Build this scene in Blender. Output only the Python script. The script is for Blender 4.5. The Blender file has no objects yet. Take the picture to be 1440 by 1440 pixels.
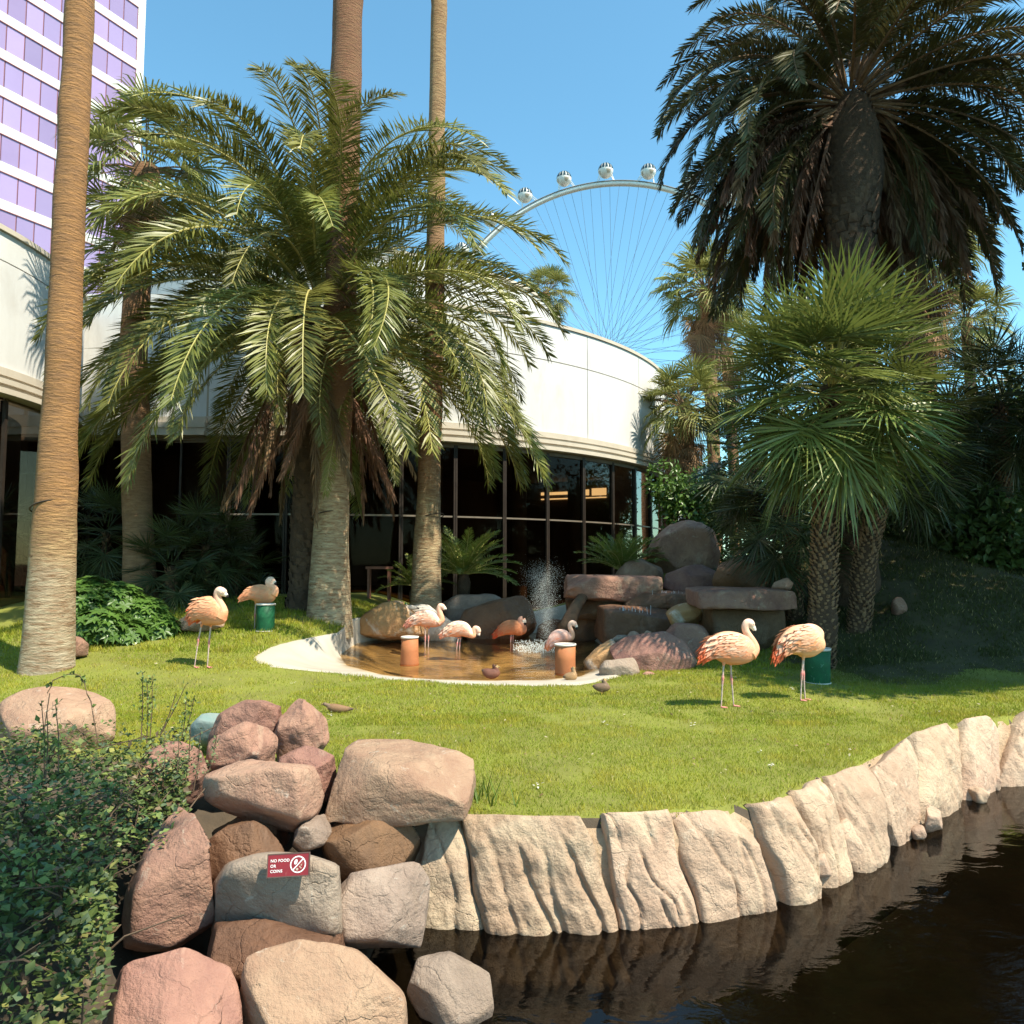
import bpy, bmesh, math, random
import numpy as np
from mathutils import Vector, Matrix

# ------------------------------------------------------------------ camera
sc = bpy.context.scene
COL = sc.collection
R_ = math.radians
F_PX = 1033.0            # focal length in pixels of a 1440 wide picture
PITCH = R_(4.0)
EYE = np.array([0.0, 0.0, 1.8])
cam_d = bpy.data.cameras.new('camera')
cam_d.sensor_width = 36.0
cam_d.lens = 36.0 * F_PX / 1440.0
cam_d.clip_start = 0.05
cam_d.clip_end = 3000.0
cam = bpy.data.objects.new('camera', cam_d)
COL.objects.link(cam)
cam.location = EYE
cam.rotation_euler = (R_(90) + PITCH, 0, 0)
sc.camera = cam

# ------------------------------------------------------------------ light
SUN_EL = R_(56.0)
SUN_H = np.array([0.80, -0.60])         # horizontal direction towards the sun
SUN_H = SUN_H / np.linalg.norm(SUN_H)
world = bpy.data.worlds.new('World')
sc.world = world
world.use_nodes = True
wn = world.node_tree.nodes; wl = world.node_tree.links
wn.clear()
wo = wn.new('ShaderNodeOutputWorld'); wb = wn.new('ShaderNodeBackground'); ws = wn.new('ShaderNodeTexSky')
ws.sky_type = 'NISHITA'; ws.sun_disc = False
ws.sun_elevation = SUN_EL
ws.sun_rotation = math.atan2(SUN_H[0], SUN_H[1])
ws.altitude = 0; ws.air_density = 1.0; ws.dust_density = 0.3; ws.ozone_density = 2.0
wb.inputs['Strength'].default_value = 0.135
wm = wn.new('ShaderNodeMix'); wm.data_type = 'RGBA'; wm.blend_type = 'MULTIPLY'; wm.inputs[0].default_value = 1.0
wm.inputs[7].default_value = (0.72, 1.09, 1.0, 1)        # the photograph's cooler, more cyan white balance of the sky
wl.new(ws.outputs[0], wm.inputs[6]); wl.new(wm.outputs[2], wb.inputs[0]); wl.new(wb.outputs[0], wo.inputs[0])
sun_d = bpy.data.lights.new('sun', 'SUN')
sun_d.energy = 4.4; sun_d.angle = R_(0.55); sun_d.color = (1.0, 0.91, 0.74)
sun = bpy.data.objects.new('sun', sun_d); COL.objects.link(sun)
sdir = Vector((SUN_H[0]*math.cos(SUN_EL), SUN_H[1]*math.cos(SUN_EL), math.sin(SUN_EL)))
sun.rotation_euler = sdir.to_track_quat('Z', 'Y').to_euler()
sun.location = (20, -15, 40)
sc.view_settings.view_transform = 'Standard'
sc.view_settings.look = 'None'
sc.view_settings.exposure = 1.08
sc.view_settings.gamma = 1.0
sc.render.engine = 'CYCLES'
sc.cycles.use_denoising = True
sc.cycles.max_bounces = 8
sc.cycles.transparent_max_bounces = 24
sc.cycles.sample_clamp_indirect = 6.0

# ------------------------------------------------------------------ helpers
CT, ST = math.cos(PITCH), math.sin(PITCH)
def ray(px, py):
    u = (px-720.0)/F_PX; v = (720.0-py)/F_PX
    return np.array([u, CT - v*ST, ST + v*CT])
def dp(px, py, Y):                       # point of the place seen at a pixel, at ground distance Y
    d = ray(px, py); return EYE + d*(Y/d[1])
def gp(px, py, z=0.0):                   # point at height z
    d = ray(px, py); return EYE + d*((z-EYE[2])/d[2])
def sstep(a, b, x):
    t = np.clip((np.asarray(x, float)-a)/(b-a), 0, 1); return t*t*(3-2*t)
def unit(v):
    v = np.asarray(v, float); return v/np.maximum(np.linalg.norm(v, axis=-1, keepdims=True), 1e-9)

def _hash(ix, iy, iz, s):
    n = (ix*374761393 + iy*668265263 + iz*2147483647 + s*974634777) & 0xFFFFFFFF
    n = ((n ^ (n >> 13))*1274126177) & 0xFFFFFFFF
    n = (n ^ (n >> 16)) & 0xFFFFFFFF
    return n/4294967295.0*2-1
def vnoise(P, seed=0):
    P = np.asarray(P, float); i = np.floor(P).astype(np.int64); f = P-i; f = f*f*(3-2*f)
    out = 0
    for dx in (0, 1):
        for dy in (0, 1):
            for dz in (0, 1):
                w = (f[:,0] if dx else 1-f[:,0])*(f[:,1] if dy else 1-f[:,1])*(f[:,2] if dz else 1-f[:,2])
                out = out + w*_hash(i[:,0]+dx, i[:,1]+dy, i[:,2]+dz, seed)
    return out
def fbm(P, scale, octs=4, seed=0, gain=0.5):
    P = np.asarray(P, float)*scale; a = 1.0; o = 0; 
    for k in range(octs):
        o = o + a*vnoise(P, seed+k*17); P = P*2.03; a *= gain
    return o

def tag(o, label=None, cat=None, group=None, kind=None):
    if label: o['label'] = label
    if cat: o['category'] = cat
    if group: o['group'] = group
    if kind: o['kind'] = kind
    return o
def thing(name, loc, label, cat, group=None):
    o = bpy.data.objects.new(name, None); COL.objects.link(o)
    o.location = tuple(float(v) for v in loc); o.empty_display_size = 0.2
    return tag(o, label, cat, group)
def link(name, me, parent=None, loc=(0,0,0)):
    o = bpy.data.objects.new(name, me); COL.objects.link(o)
    o.location = tuple(float(v) for v in loc)
    if parent is not None: o.parent = parent
    return o
def np_mesh(name, V, F, mats, smooth=False, midx=None, col=None):
    """V (n,3); F a list of equally long index arrays, or a list of such groups."""
    me = bpy.data.meshes.new(name)
    groups = F if isinstance(F, (list, tuple)) else [F]
    groups = [np.asarray(g, np.int64) for g in groups if len(g)]
    V = np.asarray(V, float)
    me.vertices.add(len(V)); me.vertices.foreach_set('co', V.ravel())
    loops = np.concatenate([g.ravel() for g in groups])
    tot = np.concatenate([np.full(len(g), g.shape[1]) for g in groups])
    start = np.concatenate([[0], np.cumsum(tot)[:-1]])
    me.loops.add(len(loops)); me.loops.foreach_set('vertex_index', loops)
    me.polygons.add(len(tot)); me.polygons.foreach_set('loop_start', start); me.polygons.foreach_set('loop_total', tot)
    if midx is not None: me.polygons.foreach_set('material_index', np.asarray(midx, np.int32))
    me.polygons.foreach_set('use_smooth', np.full(len(tot), bool(smooth)))
    for m in (mats if isinstance(mats, (list, tuple)) else [mats]): me.materials.append(m)
    if col is not None:
        a = me.color_attributes.new('Col', 'FLOAT_COLOR', 'POINT')
        c = np.ones((len(V), 4)); c[:, :3] = col; a.data.foreach_set('color', c.ravel())
    me.update(calc_edges=True); me.validate()
    return me
class MB:
    def __init__(s): s.v = []; s.f = []; s.m = []; s.n = 0
    def add(s, V, F, m=0):
        V = np.asarray(V, float); s.v.append(V)
        for f in F: s.f.append(tuple(int(i)+s.n for i in f)); s.m.append(m)
        s.n += len(V)
    def box(s, c, size, rz=0, m=0, rx=0, ry=0):
        h = np.array(size)/2.0
        V = np.array([[x, y, z] for x in (-1, 1) for y in (-1, 1) for z in (-1, 1)])*h
        M = np.array(Matrix.Rotation(rz, 3, 'Z') @ Matrix.Rotation(ry, 3, 'Y') @ Matrix.Rotation(rx, 3, 'X'))
        V = V@M.T + np.array(c)
        s.add(V, [(0,1,3,2),(4,6,7,5),(0,4,5,1),(2,3,7,6),(0,2,6,4),(1,5,7,3)], m)
    def tube(s, pts, rad, sides=8, m=0, cap=True, squash=1.0):
        pts = np.asarray(pts, float); n = len(pts)
        rad = np.broadcast_to(np.asarray(rad, float), (n,))
        T = np.gradient(pts, axis=0); T = unit(T)
        ref = np.array([0, 0, 1.0]) if abs(T[0][2]) < 0.9 else np.array([0, 1.0, 0])
        V = []
        for i in range(n):
            a = unit(np.cross(T[i], ref)); b = np.cross(a, T[i]); ref = b
            an = np.arange(sides)*2*math.pi/sides
            V.append(pts[i] + rad[i]*(np.cos(an)[:,None]*a + squash*np.sin(an)[:,None]*b))
        V = np.concatenate(V); F = []
        for i in range(n-1):
            for k in range(sides):
                F.append((i*sides+k, i*sides+(k+1)%sides, (i+1)*sides+(k+1)%sides, (i+1)*sides+k))
        if cap:
            F.append(tuple(range(sides))[::-1]); F.append(tuple((n-1)*sides+k for k in range(sides)))
        s.add(V, F, m)
    def lathe(s, prof, c=(0,0,0), sides=24, m=0):
        an = np.arange(sides)*2*math.pi/sides; V = []; F = []
        for r, z in prof: V.append(np.stack([c[0]+r*np.cos(an), c[1]+r*np.sin(an), np.full(sides, c[2]+z)], 1))
        n = len(prof)
        for i in range(n-1):
            for k in range(sides):
                F.append((i*sides+k, i*sides+(k+1)%sides, (i+1)*sides+(k+1)%sides, (i+1)*sides+k))
        s.add(np.concatenate(V), F, m)
    def build(s, name, mats, parent=None, origin=(0,0,0), smooth=False, me_only=False):
        V = np.concatenate(s.v) - np.asarray(origin, float)
        me = bpy.data.meshes.new(name)
        me.from_pydata(V.tolist(), [], s.f)
        for m in (mats if isinstance(mats, (list, tuple)) else [mats]): me.materials.append(m)
        me.polygons.foreach_set('material_index', np.array(s.m, np.int32))
        me.polygons.foreach_set('use_smooth', np.full(len(s.f), bool(smooth)))
        me.update()
        if me_only: return me
        return link(name, me, parent, (0,0,0) if parent is not None else origin)

# ------------------------------------------------------------------ materials
def pmat(name, c1, c2=None, scale=3.0, rough=0.8, bump=0.0, bscale=None, stretch=(1,1,1), trans=0.0, rand=0.0,
         attr=False, spec=0.3, c3=None, s3=1.0, t3=(0.55, 0.65), detail=6.0, coord='Object', bdist=0.02, metal=0.0, wave=None, vein=0.0, lichen=None):
    m = bpy.data.materials.new(name); m.use_nodes = True
    nt = m.node_tree; N = nt.nodes; L = nt.links; N.clear()
    out = N.new('ShaderNodeOutputMaterial'); bs = N.new('ShaderNodeBsdfPrincipled')
    bs.inputs['Roughness'].default_value = rough; bs.inputs['Specular IOR Level'].default_value = spec
    bs.inputs['Metallic'].default_value = metal
    tc = N.new('ShaderNodeTexCoord'); mp = N.new('ShaderNodeMapping'); mp.inputs['Scale'].default_value = stretch
    L.new(tc.outputs[coord], mp.inputs[0])
    def rgb(c): return (c[0], c[1], c[2], 1)
    if attr:
        at = N.new('ShaderNodeAttribute'); at.attribute_name = 'Col'; cur = at.outputs['Color']
    else:
        v = N.new('ShaderNodeRGB'); v.outputs[0].default_value = rgb(c1); cur = v.outputs[0]
    def mix(a, b, fac, mode='MIX'):
        x = N.new('ShaderNodeMix'); x.data_type = 'RGBA'; x.blend_type = mode
        if isinstance(fac, float): x.inputs[0].default_value = fac
        else: L.new(fac, x.inputs[0])
        for sock, val in ((x.inputs[6], a), (x.inputs[7], b)):
            if isinstance(val, tuple): sock.default_value = rgb(val)
            else: L.new(val, sock)
        return x.outputs[2]
    def noise(sc_, det, dist=0.0):
        n = N.new('ShaderNodeTexNoise'); n.inputs['Scale'].default_value = sc_; n.inputs['Detail'].default_value = det
        n.inputs['Distortion'].default_value = dist; n.inputs['Roughness'].default_value = 0.68
        L.new(mp.outputs[0], n.inputs['Vector']); return n.outputs['Fac']
    def ramp(fac, a, b):
        r = N.new('ShaderNodeMapRange'); r.inputs[1].default_value = a; r.inputs[2].default_value = b
        L.new(fac, r.inputs[0]); return r.outputs[0]
    if c2 is not None: cur = mix(cur, c2, ramp(noise(scale, detail, 0.3), 0.35, 0.68))
    if c3 is not None: cur = mix(cur, c3, ramp(noise(s3, 5.0, 0.5), t3[0], t3[1]))
    vfac = None
    if vein > 0:
        nz = N.new('ShaderNodeTexNoise'); nz.inputs['Scale'].default_value = vein*1.6; nz.inputs['Detail'].default_value = 5.0
        L.new(mp.outputs[0], nz.inputs['Vector'])
        va = N.new('ShaderNodeVectorMath'); va.operation = 'MULTIPLY_ADD'; va.inputs[1].default_value = (0.9/vein,)*3
        L.new(nz.outputs['Color'], va.inputs[0]); L.new(mp.outputs[0], va.inputs[2])
        vo = N.new('ShaderNodeTexVoronoi'); vo.feature = 'DISTANCE_TO_EDGE'; vo.inputs['Scale'].default_value = vein
        L.new(va.outputs[0], vo.inputs['Vector'])
        v0 = ramp(vo.outputs['Distance'], 0.0, 0.022); pa = ramp(noise(vein*0.9, 3.0), 0.42, 0.58)
        mx_ = N.new('ShaderNodeMath'); mx_.operation = 'MAXIMUM'; L.new(v0, mx_.inputs[0]); L.new(pa, mx_.inputs[1]); vfac = mx_.outputs[0]
        inv = N.new('ShaderNodeMath'); inv.operation = 'MULTIPLY_ADD'; inv.inputs[1].default_value = -0.08; inv.inputs[2].default_value = 0.08
        L.new(vfac, inv.inputs[0]); cur = mix(cur, (0.07, 0.045, 0.03), inv.outputs[0])
    if lichen is not None: cur = mix(cur, lichen, ramp(noise(7.0, 8.0, 1.0), 0.60, 0.72))
    if rand > 0:
        oi = N.new('ShaderNodeObjectInfo'); hs = N.new('ShaderNodeHueSaturation')
        L.new(cur, hs.inputs['Color']); L.new(ramp2(N, L, oi.outputs['Random'], 1-rand, 1+rand), hs.inputs['Value'])
        mu = N.new('ShaderNodeMath'); mu.operation = 'MULTIPLY'; mu.inputs[1].default_value = 7.31
        fr = N.new('ShaderNodeMath'); fr.operation = 'FRACT'; L.new(oi.outputs['Random'], mu.inputs[0]); L.new(mu.outputs[0], fr.inputs[0])
        L.new(ramp2(N, L, fr.outputs[0], 0.5-rand*0.06, 0.5+rand*0.06), hs.inputs['Hue'])
        cur = hs.outputs[0]
    L.new(cur, bs.inputs['Base Color'])
    if bump > 0:
        bp = N.new('ShaderNodeBump'); bp.inputs['Strength'].default_value = bump; bp.inputs['Distance'].default_value = bdist
        h = noise(bscale or scale*4, 8.0)
        if wave:
            w = N.new('ShaderNodeTexWave'); w.wave_type = 'BANDS'; w.bands_direction = 'Z'
            w.inputs['Scale'].default_value = wave; w.inputs['Distortion'].default_value = 3.0
            w.inputs['Detail'].default_value = 3.0; w.inputs['Detail Scale'].default_value = 2.0
            L.new(tc.outputs[coord], w.inputs['Vector'])
            ad = N.new('ShaderNodeMath'); ad.operation = 'ADD'; L.new(h, ad.inputs[0]); L.new(w.outputs['Fac'], ad.inputs[1]); h = ad.outputs[0]
        if vfac is not None:
            ad = N.new('ShaderNodeMath'); ad.operation = 'MULTIPLY_ADD'; ad.inputs[1].default_value = 0.08; L.new(vfac, ad.inputs[0]); L.new(h, ad.inputs[2]); h = ad.outputs[0]
        L.new(h, bp.inputs['Height']); L.new(bp.outputs[0], bs.inputs['Normal'])
    sh = bs.outputs[0]
    if trans > 0:
        tr = N.new('ShaderNodeBsdfTranslucent'); L.new(cur, tr.inputs['Color'])
        mx = N.new('ShaderNodeMixShader'); mx.inputs[0].default_value = trans
        L.new(bs.outputs[0], mx.inputs[1]); L.new(tr.outputs[0], mx.inputs[2]); sh = mx.outputs[0]
    L.new(sh, out.inputs['Surface'])
    return m
def ramp2(N, L, fac, a, b):
    r = N.new('ShaderNodeMapRange'); r.inputs[3].default_value = a; r.inputs[4].default_value = b
    L.new(fac, r.inputs[0]); return r.outputs[0]
def water_mat(name, tint, scale, strength, rough=0.02):
    m = bpy.data.materials.new(name); m.use_nodes = True
    nt = m.node_tree; N = nt.nodes; L = nt.links; N.clear()
    out = N.new('ShaderNodeOutputMaterial'); gl = N.new('ShaderNodeBsdfGlossy'); gl.inputs['Roughness'].default_value = rough
    tr = N.new('ShaderNodeBsdfTransparent'); tr.inputs[0].default_value = (*tint, 1)
    fr = N.new('ShaderNodeFresnel'); fr.inputs[0].default_value = 1.33
    mx = N.new('ShaderNodeMixShader')
    tc = N.new('ShaderNodeTexCoord'); mp = N.new('ShaderNodeMapping'); mp.inputs['Scale'].default_value = (1, 1.6, 1)
    n1 = N.new('ShaderNodeTexNoise'); n1.inputs['Scale'].default_value = scale; n1.inputs['Detail'].default_value = 4; n1.inputs['Distortion'].default_value = 0.6
    bp = N.new('ShaderNodeBump'); bp.inputs['Strength'].default_value = strength; bp.inputs['Distance'].default_value = 0.05
    L.new(tc.outputs['Object'], mp.inputs[0]); L.new(mp.outputs[0], n1.inputs['Vector']); L.new(n1.outputs['Fac'], bp.inputs['Height'])
    for s in (gl, fr): L.new(bp.outputs[0], s.inputs['Normal'])
    L.new(fr.outputs[0], mx.inputs[0]); L.new(tr.outputs[0], mx.inputs[1]); L.new(gl.outputs[0], mx.inputs[2]); L.new(mx.outputs[0], out.inputs['Surface'])
    return m
def glass_mat(name, tint, ior=1.45, rough=0.03):
    m = bpy.data.materials.new(name); m.use_nodes = True
    nt = m.node_tree; N = nt.nodes; L = nt.links; N.clear()
    out = N.new('ShaderNodeOutputMaterial'); gl = N.new('ShaderNodeBsdfGlossy'); gl.inputs['Roughness'].default_value = rough
    gl.inputs[0].default_value = (0.9, 0.85, 0.8, 1)
    tr = N.new('ShaderNodeBsdfTransparent'); tr.inputs[0].default_value = (*tint, 1)
    fr = N.new('ShaderNodeFresnel'); fr.inputs[0].default_value = ior
    mx = N.new('ShaderNodeMixShader')
    k_ = N.new('ShaderNodeMath'); k_.operation = 'MULTIPLY'; k_.inputs[1].default_value = 0.35; L.new(fr.outputs[0], k_.inputs[0])
    L.new(k_.outputs[0], mx.inputs[0]); L.new(tr.outputs[0], mx.inputs[1]); L.new(gl.outputs[0], mx.inputs[2]); L.new(mx.outputs[0], out.inputs['Surface'])
    return m
def emis_mat(name, c, s):
    m = bpy.data.materials.new(name); m.use_nodes = True
    nt = m.node_tree; N = nt.nodes; L = nt.links; N.clear()
    out = N.new('ShaderNodeOutputMaterial'); e = N.new('ShaderNodeEmission'); e.inputs[0].default_value = (*c, 1); e.inputs[1].default_value = s
    L.new(e.outputs[0], out.inputs['Surface']); return m

M = {}
M['soil'] = pmat('turf_soil', (0.20, 0.215, 0.035), (0.15, 0.15, 0.035), 1.2, 0.95, 0.6, 40, c3=(0.17, 0.12, 0.06), s3=0.7, t3=(0.62, 0.75))
M['bank'] = pmat('bank_earth', (0.10, 0.075, 0.05), (0.05, 0.04, 0.03), 2.0, 0.95, 0.7, 18)
M['grass'] = pmat('grass_blades', (0.20, 0.30, 0.03), attr=True, rough=0.55, trans=0.35, spec=0.25)
M['concrete'] = pmat('pond_concrete', (0.50, 0.44, 0.36), attr=True, rough=0.85, bump=0.35, bscale=14, scale=2.0)
M['rock_red'] = pmat('red_sandstone', (0.36, 0.20, 0.14), (0.22, 0.11, 0.085), 2.6, 0.85, 1.0, 4.5, c3=(0.46, 0.34, 0.24), s3=1.3, t3=(0.56, 0.72), bdist=0.07, vein=3.2, lichen=(0.44, 0.35, 0.27), rand=0.14)
M['rock_tan'] = pmat('tan_sandstone', (0.42, 0.275, 0.185), (0.30, 0.17, 0.115), 2.6, 0.85, 1.0, 4.5, c3=(0.54, 0.42, 0.29), s3=1.1, t3=(0.55, 0.75), bdist=0.07, vein=2.8, lichen=(0.52, 0.44, 0.36), rand=0.12)
M['rock_grey'] = pmat('grey_stone', (0.33, 0.25, 0.195), (0.21, 0.15, 0.115), 2.4, 0.85, 1.0, 4.5, c3=(0.36, 0.27, 0.19), s3=1.5, t3=(0.55, 0.7), bdist=0.07, vein=2.7, lichen=(0.42, 0.36, 0.30), rand=0.12)
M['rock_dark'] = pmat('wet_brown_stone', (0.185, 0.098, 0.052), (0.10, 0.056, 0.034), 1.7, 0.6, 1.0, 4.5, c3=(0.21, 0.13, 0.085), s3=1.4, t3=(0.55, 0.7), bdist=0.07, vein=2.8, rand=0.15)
M['rock_orange'] = pmat('stained_orange_stone', (0.46, 0.27, 0.12), (0.36, 0.19, 0.09), 1.5, 0.8, 1.0, 4.5, c3=(0.62, 0.55, 0.46), s3=0.9, t3=(0.5, 0.6), bdist=0.07, vein=2.5)
M['rock_white'] = pmat('sun_and_shadow_stone', (0.62, 0.56, 0.49), (0.45, 0.37, 0.29), 1.1, 0.8, 1.0, 4.5, c3=(0.17, 0.13, 0.11), s3=2.2, t3=(0.62, 0.72), bdist=0.07, vein=2.5)  # sunlit white and shadow stripes put into this stone's colour
M['rock_teal'] = pmat('pale_teal_stone', (0.16, 0.24, 0.225), (0.24, 0.26, 0.235), 3, 0.85, 0.5, 12)
M['wall_stone'] = pmat('wall_sandstone', (0.48, 0.345, 0.245), (0.36, 0.24, 0.165), 3.2, 0.9, 1.0, 6, c3=(0.54, 0.43, 0.30), s3=1.4, t3=(0.5, 0.7), bdist=0.06, rand=0.10, vein=3.6, lichen=(0.56, 0.46, 0.35))
M['wall_rough'] = pmat('wall_rough_sandstone', (0.46, 0.335, 0.23), (0.35, 0.235, 0.15), 3.0, 0.95, 1.0, 16, c3=(0.52, 0.41, 0.28), s3=1.6, t3=(0.5, 0.7), bdist=0.05, rand=0.10)
M['stucco'] = pmat('white_stucco', (0.63, 0.625, 0.605), (0.57, 0.56, 0.54), 1.4, 0.9, 0.15, 30, stretch=(1.3, 1.3, 0.4), c3=(0.49, 0.47, 0.44), s3=0.9, t3=(0.56, 0.78))
M['stucco_trim'] = pmat('cream_moulding', (0.55, 0.49, 0.40), (0.48, 0.42, 0.34), 1.5, 0.85, 0.1, 30)
M['joint'] = pmat('joint_filler', (0.38, 0.33, 0.25), None, 1, 0.95)  # darker beige showing in the panel joints
M['frame'] = pmat('bronze_frame', (0.06, 0.045, 0.035), (0.04, 0.03, 0.025), 5, 0.45, metal=0.5)
M['frame_light'] = pmat('worn_transom', (0.30, 0.25, 0.20), (0.22, 0.18, 0.14), 4, 0.4, metal=0.4)
M['glass'] = glass_mat('bronze_tinted_glass', (0.55, 0.46, 0.39), 1.22)
M['interior'] = pmat('dark_interior', (0.26, 0.21, 0.165), (0.19, 0.155, 0.12), 1.0, 0.9)
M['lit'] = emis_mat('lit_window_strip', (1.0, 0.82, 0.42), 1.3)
M['purple'] = pmat('purple_glass', (0.30, 0.215, 0.385), (0.34, 0.25, 0.43), 0.12, 0.22, spec=0.6, rand=0.22)
M['tower_white'] = pmat('tower_band', (0.62, 0.60, 0.58), (0.57, 0.55, 0.53), 0.2, 0.8)
M['tower_line'] = pmat('tower_mullion', (0.30, 0.12, 0.13), None, 1, 0.5)
M['wheel_white'] = pmat('white_steel', (0.78, 0.76, 0.72), (0.70, 0.68, 0.64), 0.05, 0.45)
M['wheel_dark'] = pmat('grey_steel', (0.20, 0.19, 0.18), None, 1, 0.5)
M['cable'] = pmat('steel_cable', (0.10, 0.13, 0.19), None, 1, 0.5)
M['pod_glass'] = pmat('dark_cabin_glass', (0.03, 0.05, 0.06), None, 1, 0.1, spec=0.6)
M['pod_tan'] = pmat('tan_cabin_floor', (0.45, 0.36, 0.27), None, 1, 0.5)
M['date_leaf'] = pmat('date_leaflet', (0.215, 0.215, 0.045), (0.135, 0.145, 0.034), 1.5, 0.40, trans=0.26, rand=0.28, spec=0.45)
M['date_rib'] = pmat('date_rachis', (0.42, 0.38, 0.12), (0.33, 0.28, 0.10), 2, 0.5, rand=0.1)
M['dead_leaf'] = pmat('dead_frond', (0.23, 0.13, 0.07), (0.15, 0.085, 0.05), 3, 0.8, trans=0.12, rand=0.25)
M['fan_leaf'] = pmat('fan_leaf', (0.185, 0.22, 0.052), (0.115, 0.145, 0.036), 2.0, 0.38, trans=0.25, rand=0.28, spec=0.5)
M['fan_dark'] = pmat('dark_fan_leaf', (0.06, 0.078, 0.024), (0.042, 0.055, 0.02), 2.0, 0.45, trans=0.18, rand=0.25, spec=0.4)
M['wash_leaf'] = pmat('washingtonia_leaf', (0.26, 0.26, 0.07), (0.18, 0.19, 0.05), 0.8, 0.5, trans=0.25, rand=0.2)
M['skirt'] = pmat('dead_leaf_skirt', (0.33, 0.20, 0.10), (0.22, 0.12, 0.065), 1.0, 0.9, trans=0.1, rand=0.25)
M['cycad'] = pmat('cycad_leaf', (0.20, 0.25, 0.045), (0.14, 0.17, 0.035), 2, 0.45, trans=0.28, rand=0.2, spec=0.35)
M['bark_wash'] = pmat('ringed_palm_bark', (0.5, 0.4, 0.25), (0.22, 0.12, 0.06), 4, 0.9, 1.0, 6, stretch=(1, 1, 4.5), attr=True, bdist=0.06, c3=(0.10, 0.055, 0.03), s3=5.0, t3=(0.62, 0.70))
M['bark_date'] = pmat('scaly_date_bark', (0.105, 0.065, 0.04), (0.06, 0.038, 0.025), 6, 0.95, 1.0, 14, bdist=0.05)
M['scar'] = pmat('date_leaf_scar', (0.13, 0.08, 0.048), (0.075, 0.045, 0.03), 5, 0.9, 0.6, 20)
M['stub'] = pmat('cut_leaf_base', (0.27, 0.165, 0.09), (0.13, 0.075, 0.042), 9, 0.85, 0.6, 30)
M['fibre'] = pmat('trunk_fibre', (0.10, 0.06, 0.035), (0.06, 0.035, 0.022), 8, 0.95, 1.0, 26, bdist=0.04)
M['shrub'] = pmat('glossy_shrub_leaf', (0.10, 0.19, 0.03), (0.06, 0.12, 0.022), 3, 0.38, trans=0.25, spec=0.5)
M['ground_leaf'] = pmat('ground_cover_leaf', (0.5, 0.5, 0.5), attr=True, rough=0.5, trans=0.25, spec=0.35)
M['tree_leaf'] = pmat('tree_leaf', (0.07, 0.11, 0.025), (0.05, 0.08, 0.02), 1.0, 0.5, trans=0.3)
M['stem'] = pmat('woody_stem', (0.14, 0.09, 0.055), (0.09, 0.06, 0.04), 6, 0.9)
M['feather'] = pmat('flamingo_plumage', (0.8, 0.5, 0.35), attr=True, rough=0.75, bump=0.5, bscale=60, spec=0.2, stretch=(0.3, 1, 1), bdist=0.01)
M['wing'] = pmat('flamingo_feather', (0.8, 0.6, 0.45), attr=True, rough=0.7, spec=0.2, trans=0.15)
M['duck'] = pmat('duck_plumage', (0.2, 0.14, 0.09), attr=True, rough=0.7, bump=0.5, bscale=70, spec=0.3, bdist=0.01)
M['eye'] = pmat('bird_eye', (0.02, 0.015, 0.01), None, 1, 0.2)
M['bucket_green'] = pmat('green_bucket', (0.010, 0.105, 0.040), (0.006, 0.062, 0.026), 8, 0.6, 0.3, 25, c3=(0.10, 0.24, 0.16), s3=14, t3=(0.62, 0.7))
M['bucket_red'] = pmat('terracotta_bucket', (0.42, 0.155, 0.06), (0.34, 0.12, 0.05), 4, 0.7, 0.2, 25)
M['bucket_rim'] = pmat('bucket_rim', (0.60, 0.56, 0.50), None, 3, 0.6)
M['bucket_in'] = pmat('bucket_contents', (0.12, 0.10, 0.07), (0.07, 0.06, 0.05), 8, 0.5)
M['sign_red'] = pmat('sign_red', (0.24, 0.022, 0.030), (0.19, 0.02, 0.028), 9, 0.55, c3=(0.30, 0.08, 0.07), s3=22, t3=(0.6, 0.75))
M['sign_white'] = pmat('sign_white', (0.80, 0.76, 0.74), None, 1, 0.6)
M['sign_edge'] = pmat('sign_edge', (0.10, 0.06, 0.05), None, 1, 0.7)
M['pool'] = water_mat('pond_water', (0.90, 0.80, 0.60), 5.0, 0.30)
M['channel'] = water_mat('channel_water', (0.20, 0.18, 0.14), 3.0, 0.12)
M['fall'] = pmat('falling_water', (0.75, 0.78, 0.80), None, 6, 0.25, trans=0.4, spec=0.6)
M['drop'] = pmat('spray_drop', (0.85, 0.88, 0.86), None, 1, 0.2, trans=0.5, spec=0.6)
M['wood'] = pmat('weathered_plank', (0.33, 0.14, 0.09), (0.24, 0.10, 0.065), 5, 0.7, stretch=(0.3, 1, 1))
M['kerb'] = pmat('pale_kerb', (0.40, 0.35, 0.29), (0.33, 0.28, 0.23), 4, 0.9, 0.4, 18)
M['wire'] = pmat('dark_wire', (0.05, 0.035, 0.025), None, 1, 0.7)

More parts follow.
